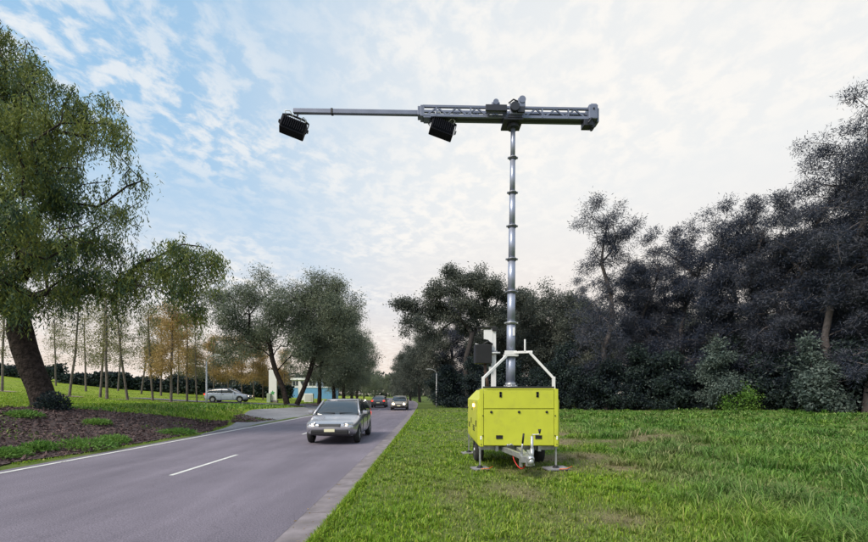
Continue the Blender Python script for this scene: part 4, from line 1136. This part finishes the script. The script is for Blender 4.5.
# understorey along the wood's edge
def shrub(name, seed, H, cw, n_leaf, leaf, cone=False, L=(0.16, 0.30), W=(0.04, 0.075)):
    bl = []
    gg = np.random.default_rng(seed)
    for i in range(12):
        t = 0.10 + 0.86 * i / 11
        ww = cw / 2 * ((1 - t) ** 0.8 if cone else math.sqrt(max(0.05, 1 - (t - 0.3) ** 2 * 1.6)))
        a = gg.uniform(0, 6.283); s = max(0.35, ww * 0.62)
        bl.append((ww * 0.5 * math.cos(a), ww * 0.5 * math.sin(a), t * H, s, s, s * 0.8))
    return make_tree(name, [(0, 0, -0.2), (0.05, 0, H * 0.2), (0, 0.05, H * 0.45), (0.05, 0, H * 0.75)], bl, seed, 90, n_leaf, M['bark_grey'], leaf, 0.10, 0.010, L=L, W=W, droop=0.3, spread=0.30, first=1)
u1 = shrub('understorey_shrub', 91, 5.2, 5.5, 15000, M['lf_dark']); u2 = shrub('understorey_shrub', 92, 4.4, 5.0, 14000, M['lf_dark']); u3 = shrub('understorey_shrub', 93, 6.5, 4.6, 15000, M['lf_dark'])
con = shrub('conifer', 94, 7.2, 5.0, 15000, M['lf_blue'], cone=True); con2 = shrub('conifer', 96, 5.4, 4.2, 9000, M['lf_blue'], cone=True)
bb = shrub('green_bush', 95, 2.3, 3.0, 5200, M['lf_bright'], L=(0.12, 0.24), W=(0.03, 0.05))
place(con, USED, at(717, 37.5), 0.4, 1.0, 'pale blue green conical conifer at the edge of the wood', 'conifer')
place(con2, USED, at(812, 31.5), 0.9, 1.0, 'smaller blue green conifer below the tallest sheoaks', 'conifer')
place(bb, USED, at(741, 36), 0.2, 0.9, 'bright green feathery bush on the grass at the wood edge', 'bush')
ORD = 'first second third fourth fifth sixth seventh eighth ninth tenth eleventh twelfth thirteenth fourteenth fifteenth sixteenth seventeenth eighteenth'.split()
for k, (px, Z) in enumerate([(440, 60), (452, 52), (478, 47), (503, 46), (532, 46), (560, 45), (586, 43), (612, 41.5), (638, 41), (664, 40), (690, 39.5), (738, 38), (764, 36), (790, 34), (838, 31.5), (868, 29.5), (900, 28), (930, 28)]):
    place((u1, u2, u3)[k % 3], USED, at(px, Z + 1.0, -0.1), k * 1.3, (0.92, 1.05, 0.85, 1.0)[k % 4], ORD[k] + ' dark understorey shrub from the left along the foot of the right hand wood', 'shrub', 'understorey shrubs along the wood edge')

# far wood closing the view at the road bend
g = np.random.default_rng(66)
n = 26000
x = g.uniform(-150, 40, n); y = 255 + g.uniform(-12, 12, n)
top = 7 + 10 * vnoise(x, y * 0.3, 9.0, 67) + 4 * vnoise(x, y, 3.0, 68)
p = np.stack([x, y, terrain(x, y) - 0.3 + top * g.random(n) ** 0.75], 1)
o = add('far_wood', leaf_mesh('far_wood', p, g.normal(size=(n, 3)), g.uniform(0.9, 1.8, n), g.uniform(0.35, 0.7, n), g), M['lf_gum'])
tag(o, 'far off wood closing the view beyond the road bend', 'wood', kind='stuff')

# ------------------------------------------------------------------ grass, leaf litter
def blades(name, n, sampler, hfun, toner, seed, w0=0.0058):
    g = np.random.default_rng(seed)
    res = sampler(g, n)
    x, y = res[:2]
    n = len(x)
    z = terrain(x, y) - 0.01
    h = hfun(x, y, g)
    far = np.clip(np.hypot(x, y) / 6.5, 1, 6)
    w = w0 * far * g.uniform(0.7, 1.4, n)
    a = g.uniform(0, 6.2832, n)
    lean_ = g.uniform(0.15, 1.0, n) ** 1.2 * h
    if len(res) > 2:
        a = res[2]; h = h * res[3]; lean_ = h * g.uniform(0.35, 1.15, n)
    dx, dy = np.cos(a) * lean_, np.sin(a) * lean_
    b = a + g.normal(0, 0.5, n) + math.pi / 2
    sx, sy = np.cos(b) * w, np.sin(b) * w
    P = np.stack([x, y, z], 1)
    S = np.stack([sx, sy, np.zeros(n)], 1)
    Mi = P + np.stack([dx * 0.35, dy * 0.35, h * 0.62], 1)
    Tp = P + np.stack([dx, dy, h * (1.0 - 0.25 * (lean_ / h))], 1)
    v = np.stack([P - S, P + S, Mi + S * 0.8, Mi - S * 0.8, Tp], 1).reshape(-1, 3)
    i = np.arange(n) * 5
    me = bpy.data.meshes.new(name)
    me.vertices.add(len(v)); me.vertices.foreach_set('co', v.astype(np.float32).ravel())
    lo = np.stack([i, i + 1, i + 2, i + 3, i + 3, i + 2, i + 4], 1).astype(np.int32)
    me.loops.add(7 * n); me.loops.foreach_set('vertex_index', lo.ravel())
    me.polygons.add(2 * n)
    ls = np.stack([np.arange(n) * 7, np.arange(n) * 7 + 4], 1).astype(np.int32)
    me.polygons.foreach_set('loop_start', ls.ravel())
    me.update(calc_edges=True)
    dr = np.clip(dryness(x, y) * 0.9 + g.normal(0, 0.12, n) - 0.05, 0, 1)
    at_ = me.attributes.new('dry', 'FLOAT', 'POINT'); at_.data.foreach_set('value', np.repeat(dr, 5).astype(np.float32))
    at_ = me.attributes.new('tone', 'FLOAT', 'POINT'); at_.data.foreach_set('value', np.repeat(toner(x, y), 5).astype(np.float32))
    return add(name, me, M['grass'])
def wedge(zmin, zmax, power, xlo, xhi, keep=None):
    def f(g, n):
        u = g.random(n); e = 1 - power
        y = (zmin ** e + u * (zmax ** e - zmin ** e)) ** (1 / e)
        x = xlo(y) + g.random(n) * (xhi(y) - xlo(y))
        if keep is not None:
            k = keep(x, y, g); x, y = x[k], y[k]
        return x, y
    return f
def field_keep(x, y, g):
    d = dryness(x, y)
    return g.random(len(x)) > d * 0.62
def long_f(x, y):
    e = x - x_right(y)
    return sstep(3.2, 6.5, e - 0.18 * (y - 6)) 
def field_h(x, y, g):
    t = vnoise(x, y, 0.55, 31) * 0.6 + vnoise(x, y, 1.6, 32) * 0.4
    lf = long_f(x, y)
    h = (0.050 + 0.05 * t) * (1 - lf) + (0.06 + 0.20 * np.clip(t - 0.28, 0, 1) ** 1.15) * lf
    return h * g.uniform(0.45, 1.3, len(x)) * (1 - 0.5 * dryness(x, y))
def field_tone(x, y):
    return np.clip(1.0 - long_f(x, y) * 0.9 + 0.5 * (vnoise(x, y, 1.3, 33) - 0.5), 0, 1)
o = blades('verge_grass', 215000, wedge(2.6, 48, 1.55, lambda y: x_right(y) + 0.0, lambda y: 1.12 * y + 4, field_keep), field_h, field_tone, 51)
tag(o, 'green roadside grass, short beside the gutter and longer towards the wood', 'grass', kind='stuff')
def tuft_sample(g, n):
    m = n // 24
    x, y = wedge(3.0, 44, 1.45, lambda y: x_right(y) + 0.15, lambda y: 1.12 * y + 4)(g, m * 3)
    lf = long_f(x, y); nz = vnoise(x, y, 1.1, 37) * 0.6 + vnoise(x, y, 3.2, 38) * 0.4
    k = g.random(len(x)) < np.clip((nz - 0.30) * 2.2, 0.02, 1) * (0.25 + 0.75 * lf) * (1 - 0.85 * dryness(x, y))
    x, y, lf = x[k][:m], y[k][:m], lf[k][:m]
    sz = (g.uniform(0.5, 1.35, len(x)) * (0.45 + 0.75 * lf))
    i = np.repeat(np.arange(len(x)), 24)
    a = g.uniform(0, 6.2832, len(i)); rr = np.abs(g.normal(0, 0.055, len(i))) * sz[i] * np.clip(y[i] / 8, 1, 2.2)
    return x[i] + np.cos(a) * rr, y[i] + np.sin(a) * rr, a + g.normal(0, 0.4, len(i)), sz[i]
o = blades('tussock_grass', 190000, tuft_sample, lambda x, y, g: g.uniform(0.10, 0.26, len(x)), lambda x, y: np.clip(field_tone(x, y) * 0.7 + 0.7 * (vnoise(x, y, 0.7, 39) - 0.45), 0, 1), 56, w0=0.0048)
tag(o, 'longer uncut grass tussocks across the right hand field', 'grass', kind='stuff')
# overhanging edge of the verge
o = blades('gutter_edge_grass', 26000, lambda g, n: (lambda y: (x_right(y) + np.abs(g.normal(0, 0.06, len(y))) - 0.015 + 0.05 * (vnoise(y * 0, y, 0.35, 8) - 0.6), y))((2.6 ** -0.6 + g.random(n) * (45 ** -0.6 - 2.6 ** -0.6)) ** (1 / -0.6)), lambda x, y, g: g.uniform(0.05, 0.13, len(x)), lambda x, y: np.ones(len(x)), 52)
tag(o, 'ragged grass edge overhanging the concrete gutter', 'grass', kind='stuff')
def lawn_keep(x, y, g):
    inbed = (x > bed_l(y)) & (y < 27) & (x < bed_r(y))
    bay = (x > bay_l(y) - 0.15) & (y > 14)
    rd = (np.abs(y - 45.5) < 1.8) & (x < -13.5) & (x > -31)
    av = (x > x_left(y) - 5.0) & (y > 46)
    return ~(inbed | bay | rd | av) & (x < x_left(y) - 0.3)
def lawn_h(x, y, g):
    d = x_left(y) - x
    edge = np.exp(-((x - bed_l(y)) / 1.5) ** 2) * (y < 27) + (y > 20) * np.exp(-((d - 4.2) / 2.2) ** 2)
    return (0.05 + 0.20 * np.clip(edge, 0, 1) * vnoise(x, y, 0.8, 34)) * g.uniform(0.6, 1.3, len(x))
o = blades('lawn_grass', 85000, wedge(10, 62, 1.2, lambda y: -1.15 * y - 4, lambda y: x_left(y), lawn_keep), lawn_h, lambda x, y: np.clip(1.15 - np.exp(-((x_left(y) - x - 4.5) / 2.0) ** 2), 0, 1), 53)
tag(o, 'mown lawn rising to the left behind the mulch bed', 'grass', kind='stuff')
def bed_sample(g, n):
    y = (7.0 ** -0.4 + g.random(n) * (27 ** -0.4 - 7.0 ** -0.4)) ** (1 / -0.4)
    x = bed_l(y) + g.random(n) * (bed_r(y) - bed_l(y)); return x, y
g = np.random.default_rng(54)
x, y = bed_sample(g, 26000)
n = len(x)
d = g.normal(size=(n, 3)) * np.array([1, 1, 0.35])
p = np.stack([x, y, terrain(x, y) + 0.035 + 0.02 * g.random(n)], 1)
o = add('bark_chips', leaf_mesh('bark_chips', p, d, g.uniform(0.05, 0.15, n), g.uniform(0.012, 0.035, n), g), M['chip'])
tag(o, 'dark brown bark chips strewn over the garden bed', 'mulch', kind='stuff')
o = blades('bed_weeds', 9000, lambda g, n: (lambda xy: (xy[0][vnoise(xy[0], xy[1], 1.0, 36) > 0.72], xy[1][vnoise(xy[0], xy[1], 1.0, 36) > 0.72]))(bed_sample(g, n)), lambda x, y, g: g.uniform(0.05, 0.16, len(x)), lambda x, y: np.full(len(x), 0.3), 55)
tag(o, 'thin weeds sprouting through the bark mulch', 'weeds', kind='stuff')

g = np.random.default_rng(58)
n = 160
y = (3.0 ** -0.6 + g.random(n) * (40 ** -0.6 - 3.0 ** -0.6)) ** (1 / -0.6)
side = g.random(n) < 0.75
x = np.where(side, x_right(y) - GW * g.random(n) ** 1.3 - 0.02, x_left(y) + 0.05 + np.abs(g.normal(0, 0.25, n)))
p = np.stack([x, y, np.where(side, 0.012 + 0.04 * np.clip((x - x_right(y) + GW) / GW, 0, 1), 0.008)], 1)
o = add('leaf_litter', leaf_mesh('leaf_litter', p, g.normal(size=(n, 3)) * np.array([1, 1, 0.12]), g.uniform(0.02, 0.06, n), g.uniform(0.004, 0.012, n), g), M['lf_orange'])
tag(o, 'dry fallen leaves and bark bits along the gutter and road edge', 'leaf litter', kind='stuff')

# ------------------------------------------------------------------ street lamps, sign, building
def lamp(px, Z, H, side, label, arm=0.9):
    root = tag(empty('street_lamp', at(px, Z)), label, 'street lamp', 'street lamps')
    MB().tube([(0, 0, -0.1), (0, 0, 0.8), (0, 0, 0.82), (0, 0, H - 0.6)], [0.10, 0.10, 0.075, 0.055], 12).build('pole', M['lamp_pole'], root)
    pts = [(side * arm * (1 - math.cos(t)), 0, H - 0.6 + 0.55 * math.sin(t)) for t in np.linspace(0, 1.5, 7)]
    MB().tube(pts, 0.04, 8).build('arm', M['lamp_pole'], root)
    e = pts[-1]
    MB().prism([(-0.12, -0.02), (0.40, -0.05), (0.44, 0.0), (0.30, 0.06), (-0.10, 0.05)] if side > 0 else [(0.12, -0.02), (-0.40, -0.05), (-0.44, 0.0), (-0.30, 0.06), (0.10, 0.05)], 'y', -0.12, 0.12).build('lamp_head', M['lamp_pole'], root, bevel=0.01).location = e
    return root
lamp(436.5, 53, 4.7, -1, 'thin street lamp with curved arm on the verge left of the trailer')
lamp(206.5, 38, 4.3, 1, 'thin pale lamp post with curved arm on the left lawn beside the pale blue car')
# pylon sign with a green mark
p = at(273, 52)
r_ = tag(empty('pylon_sign', p), 'narrow white pylon sign with a round green mark among the avenue trees', 'sign')
MB().box((0, 0, 1.95), (0.95, 0.22, 3.9)).build('panel', M['signwhite'], r_, bevel=0.02)
MB().box((0, 0, 0.1), (1.15, 0.42, 0.3)).build('plinth', M['concrete'], r_, bevel=0.01)
st = MB()
poly = []
for k in range(10):
    a = math.pi / 2 + k * math.pi / 5; rr = 0.30 if k % 2 == 0 else 0.15
    poly.append((rr * math.cos(a), 1.15 + rr * math.sin(a)))
st.prism(poly, 'y', -0.125, -0.108); st.build('green_mark', M['signgreen'], r_)
MB().box((-0.38, -0.3, 0.55), (0.42, 0.3, 1.1)).build('side_cabinet', mat('sage_cabinet', (0.35, 0.42, 0.34), 0.6), r_, bevel=0.01)
p = at(301, 58)
r_ = tag(empty('feather_banner', p), 'tall white tapering banner behind the crossing avenue trunks', 'banner')
MB().tube([(-0.35, 0, -0.1), (-0.35, 0, 2.6)], 0.03, 8).build('pole', M['lamp_pole'], r_)
MB().prism([(-0.35, 0.25), (0.42, 0.25), (0.36, 1.2), (0.1, 2.3), (-0.15, 2.75), (-0.35, 2.8)], 'y', -0.015, 0.015).build('cloth', M['signwhite'], r_)
p = at(314, 92)
r_ = tag(empty('low_building', p), 'low distant building with blue wall and pale roof behind the avenue trunks', 'building')
MB().box((0, 0, 1.1), (9.0, 6, 2.6)).build('wall', M['bluewall'], r_)
MB().box((-1.2, -0.2, 3.1), (5.0, 5.6, 1.4)).build('upper_wall', M['roofgrey'], r_)
MB().prism([(-4.0, 3.8), (1.6, 3.8), (1.4, 4.2), (-3.8, 4.2)], 'y', -3.3, 3.2).build('roof', M['signwhite'], r_)
for k in range(3):
    wn_ = MB().box((-2.9 + 1.7 * k, -3.03, 3.1), (1.3, 0.06, 0.9)).build('window', M['window'], r_)
    MB().box((-2.9 + 1.7 * k, -3.07, 3.1), (0.06, 0.05, 0.94)).build('mullion', M['signwhite'], wn_)
MB().box((0, -3.04, 2.30), (9.1, 0.08, 0.18)).build('fascia', M['signwhite'], r_)
p = at(309, 60)
r_ = tag(empty('utility_cabinet', p), 'small white utility cabinet on the grass right of the banner', 'cabinet')
MB().box((0, 0, 0.6), (1.2, 0.6, 1.2)).build('case', M['signwhite'], r_, bevel=0.03)
MB().box((0, -0.31, 0.62), (0.9, 0.03, 0.9)).build('door', M['roofgrey'], r_, bevel=0.01)

# ------------------------------------------------------------------ cars
def loft(sections):
    """sections: list of equal-length point rings -> mesh builder"""
    mb = MB(); k = len(sections[0])
    for s in sections:
        mb.v += [tuple(p) for p in s]
    for j in range(len(sections) - 1):
        for q in range(k - 1):
            mb.f.append((j * k + q, j * k + q + 1, (j + 1) * k + q + 1, (j + 1) * k + q)); mb.sm.append(True)
    mb.f.append(tuple(range(k))); mb.sm.append(True)
    mb.f.append(tuple(range(len(sections) * k - 1, (len(sections) - 1) * k - 1, -1))); mb.sm.append(True)
    return mb
def make_car(name, loc, rz, label, paint, L=4.35, W=1.78, H=1.46, style='hatch', head='head_dim', tail=True):
    """front faces -y"""
    root = tag(empty(name, loc, rz), label, 'car', 'cars on the road')
    hw = W / 2
    if style == 'hatch':
        S = [(0.0, .50, .62, .74), (.015, .42, .70, .84), (.06, .30, .755, .93), (.14, .22, .80, .97), (.24, .20, .90, .99), (.31, .20, .96, 1), (.5, .20, .975, 1), (.72, .20, 1.0, 1), (.88, .22, 1.02, .98), (.96, .30, .99, .93), (.99, .38, .92, .86), (1, .45, .80, .78)]
        G = [(.265, .90, 0), (.34, 1.16, .5), (.43, H - .05, .93), (.52, H, 1), (.72, H - .01, 1), (.86, H - .06, .92), (.93, 1.22, .5), (.965, .99, 0)]
    else:
        S = [(0.0, .50, .60, .74), (.015, .42, .67, .84), (.06, .30, .73, .93), (.14, .22, .78, .97), (.24, .20, .86, .99), (.31, .20, .93, 1), (.5, .20, .95, 1), (.74, .20, .97, 1), (.86, .22, .98, .98), (.95, .30, .96, .93), (.99, .38, .90, .86), (1, .45, .78, .78)]
        G = [(.275, .88, 0), (.35, 1.14, .5), (.44, H - .05, .93), (.53, H, 1), (.64, H - .01, 1), (.73, H - .07, .9), (.80, 1.18, .5), (.87, .96, 0)]
    secs = []
    for (t, zb, zt, wk) in S:
        y = (t - 0.5) * L; w = hw * wk
        zm = zb + (zt - zb) * 0.45
        half = [(w * .80, zb), (w * .95, zb + .04), (w, zm), (w * .99, zt - .10), (w * .94, zt - .03), (w * .80, zt)]
        secs.append([(-a, y, b) for a, b in half] + [(a, y, b) for a, b in reversed(half)])
        secs[-1].insert(6, (0, y, zt + .015)); secs[-1].append((0, y, zb)); secs[-1].append(secs[-1][0])
    bo_ = loft(secs).build('body', M[paint], root)
    # wheel arches cut out of the shell
    bm = bmesh.new(); bm.from_mesh(bo_.data); bmesh.ops.remove_doubles(bm, verts=bm.verts, dist=1e-4); bmesh.ops.recalc_face_normals(bm, faces=bm.faces); bm.to_mesh(bo_.data); bm.free()
    cut = MB()
    for t in (0.185, 0.80):
        for s in (-1, 1):
            cut.tube([(s * (hw - 0.30), (t - 0.5) * L, 0.31), (s * (hw + 0.2), (t - 0.5) * L, 0.31)], 0.365, 22)
    co = cut.build('cutter', None, root)
    bpy.context.view_layer.update()
    sd = bo_.modifiers.new('smooth', 'SUBSURF'); sd.levels = 2; sd.render_levels = 2
    mod = bo_.modifiers.new('arch', 'BOOLEAN'); mod.object = co; mod.operation = 'DIFFERENCE'; mod.solver = 'EXACT'
    ev = bo_.evaluated_get(bpy.context.evaluated_depsgraph_get())
    nm = bpy.data.meshes.new_from_object(ev)
    bo_.modifiers.clear(); bo_.data = nm
    if not nm.materials:
        nm.materials.append(M[paint])
    bpy.data.objects.remove(co)
    # glasshouse, roof, pillars
    gs = []; rs = []
    for (t, z, k) in G:
        y = (t - 0.5) * L
        wb = hw * .93; wt_ = wb - (wb - hw * .70) * k
        zb = .90
        half = [(wb, min(zb, z - .02)), ((wb * .45 + wt_ * .55), zb + (z - zb) * .6), (wt_, z - .015), (wt_ * .7, z + .012 * k)]
        gs.append([(-a, y, b) for a, b in half] + [(a, y, b) for a, b in reversed(half)])
        gs[-1].append((0, y, zb - .1)); gs[-1].append(gs[-1][0])
        if k >= 0.9:
            rs.append([(-wt_ * 1.01, y, z - .028), (-wt_ * 1.0, y, z + .004), (-wt_ * .7, y, z + .026), (wt_ * .7, y, z + .026), (wt_ * 1.0, y, z + .004), (wt_ * 1.01, y, z - .028), (-wt_ * 1.01, y, z - .028)])
    for (nm_, rings, mt_) in (('windows', gs, 'glass'), ('roof', rs, paint)):
        ob = loft(rings).build(nm_, M[mt_], root)
        bm = bmesh.new(); bm.from_mesh(ob.data); bmesh.ops.remove_doubles(bm, verts=bm.verts, dist=1e-4); bmesh.ops.recalc_face_normals(bm, faces=bm.faces); bm.to_mesh(ob.data); bm.free()
        sd = ob.modifiers.new('smooth', 'SUBSURF'); sd.levels = 1 if nm_ == 'roof' else 2; sd.render_levels = sd.levels
    for s in (-1, 1):
        def gp(t, k2):
            i = max(j for j in range(len(G)) if G[j][0] <= t + 1e-6); i = min(i, len(G) - 2)
            f = (t - G[i][0]) / (G[i + 1][0] - G[i][0]); z = G[i][1] + f * (G[i + 1][1] - G[i][1]); k = G[i][2] + f * (G[i + 1][2] - G[i][2])
            wb = hw * .93; wt_ = wb - (wb - hw * .70) * k
            return (s * (wt_ - .012), (t - 0.5) * L, z)
        MB().tube([gp(G[0][0], 0), gp(G[1][0], 0), gp(G[2][0], 0)], 0.035, 6).build('pillar', M[paint], root)
        MB().tube([gp(G[-1][0], 0), gp(G[-2][0], 0), gp(G[-3][0], 0)], 0.03, 6).build('pillar', M[paint], root)
        ym = (0.60 - 0.5) * L
        MB().tube([(s * hw * .935, ym, .95), (s * hw * .83, ym, 1.22), (s * hw * .715, ym, H - .03)], 0.032, 6).build('pillar', M['black'], root)
        MB().box((s * (hw + .07), (0.315 - 0.5) * L, 1.0), (.17, .10, .12)).build('mirror', M[paint], root, bevel=0.03)
        hl = MB().box((s * hw * .66, -L / 2 + .125, .655), (hw * .36, .17, .115), rot=(-0.35, 0, s * 0.42)).build('headlight', M['lampglass'], root, bevel=0.035)
        MB().tube([(s * hw * .60, -L / 2 + .09, .652), (s * hw * .60, -L / 2 + .008, .650)], [.050, .044] if head != 'head' else [.085, .080], 14).build('bulb', M[head], hl)
        MB().tube([(s * hw * .78, -L / 2 + .16, .655), (s * hw * .78, -L / 2 + .075, .653)], [.042, .034], 12).build('reflector', M['rim'], hl)
        MB().tube([(s * hw * .70, -L / 2 + .12, .405), (s * hw * .70, -L / 2 + .045, .405)], .04, 12).build('fog_lamp', M['lampglass'], root)
        for (ya, yb) in ((0.335, 0.595), (0.605, 0.80)):
            MB().bar((s * hw * 1.0, (ya - .5) * L, .90), (s * hw * 1.0, (yb - .5) * L, .91), .012, .02).build('window_trim', M['black'], root)
        MB().box((s * (hw + .002), (0.56 - 0.5) * L, .80), (.025, .16, .03)).build('door_handle', M['black'], root, bevel=0.006)
        MB().bar((s * (hw - .004), (0.335 - .5) * L, .30), (s * (hw - .004), (0.335 - .5) * L, .86), .012, .012).build('door_gap', M['black'], root)
        MB().bar((s * (hw - .002), (0.60 - .5) * L, .28), (s * (hw - .002), (0.60 - .5) * L, .88), .012, .012).build('door_gap', M['black'], root)
        tl = MB().box((s * hw * .78, L / 2 - .05, .84), (.22, .12, .16)).build('tail_light', M['tail'], root, bevel=0.02)
        for t in (0.185, 0.80):
            w = empty('wheel', (s * (hw - .115), (t - 0.5) * L, .31)); w.parent = root
            prof = [(-.09, .19), (-.10, .25), (-.08, .30), (0, .31), (.08, .30), (.10, .25), (.09, .19)]
            mb = MB(); n = 22; k = len(prof)
            for j in range(n):
                an = 2 * math.pi * j / n
                mb.v += [(xx, rr * math.cos(an), rr * math.sin(an)) for xx, rr in prof]
            for j in range(n):
                j2 = (j + 1) % n
                for q in range(k):
                    q2 = (q + 1) % k
                    mb.f.append((j * k + q, j * k + q2, j2 * k + q2, j2 * k + q)); mb.sm.append(True)
            mb.build('tyre', M['tyre'], w)
            rmm = MB().tube([(s * .04, 0, 0), (s * .065, 0, 0)], [.20, .18], 18)
            for q in range(5):
                an = q * 2 * math.pi / 5
                rmm.bar((s * .075, .05 * math.cos(an), .05 * math.sin(an)), (s * .075, .17 * math.cos(an), .17 * math.sin(an)), .03, .05)
            rmm.tube([(s * .06, 0, 0), (s * .088, 0, 0)], .05, 10)
            rmm.build('rim', M['rim'], w)
    gr_ = MB().box((0, -L / 2 + .055, .625), (hw * .80, .10, .11)).build('grille', M['black'], root, bevel=0.015)
    for q in (-1, 0, 1):
        MB().box((0, -L / 2 + .004, .625 + q * .032), (hw * .76, .012, .009)).build('grille_bar', M['rim'], gr_)
    MB().box((0, -L / 2 + .05, .40), (hw * 1.35, .14, .13)).build('lower_grille', M['black'], root, bevel=0.02)
    MB().box((0, -L / 2 - .012, .47), (.34, .02, .09)).build('number_plate', M['plate'], root)
    MB().box((0, L / 2 + .0, .62), (.37, .03, .11)).build('number_plate', M['plate'], root)
    MB().box((0, L / 2 - .05, .36), (hw * 1.4, .14, .12)).build('rear_bumper_trim', M['black'], root, bevel=0.02)
    for q in (-1, 1):
        MB().box((q * hw * .40, (0.29 - 0.5) * L, .985), (.55, .02, .015), rot=(0.5, 0, q * 0.1)).build('wiper', M['black'], root)
    return root
yc = 16.2
make_car('silver_hatchback', (-3.42, yc, 0.004), R(1.0), 'silver hatchback coming towards the viewer, nearest car on the road', 'silver')
make_car('tan_sedan', (-3.62, 46.0, 0.004), R(1.5), 'tan car with both headlights blazing, far down the road', 'tancar', L=4.5, H=1.45, style='sedan', head='head')
make_car('dark_grey_sedan', (-6.75, 54.0, 0.004), R(182), 'dark grey sedan driving away, left of the car with blazing headlights', 'greycar', L=4.6, H=1.42, style='sedan')
p = at(229, 45.4, 0.055)
make_car('pale_blue_car', p, R(94), 'pale blue car seen side on crossing behind the left verge', 'bluecar', L=4.4, H=1.45)
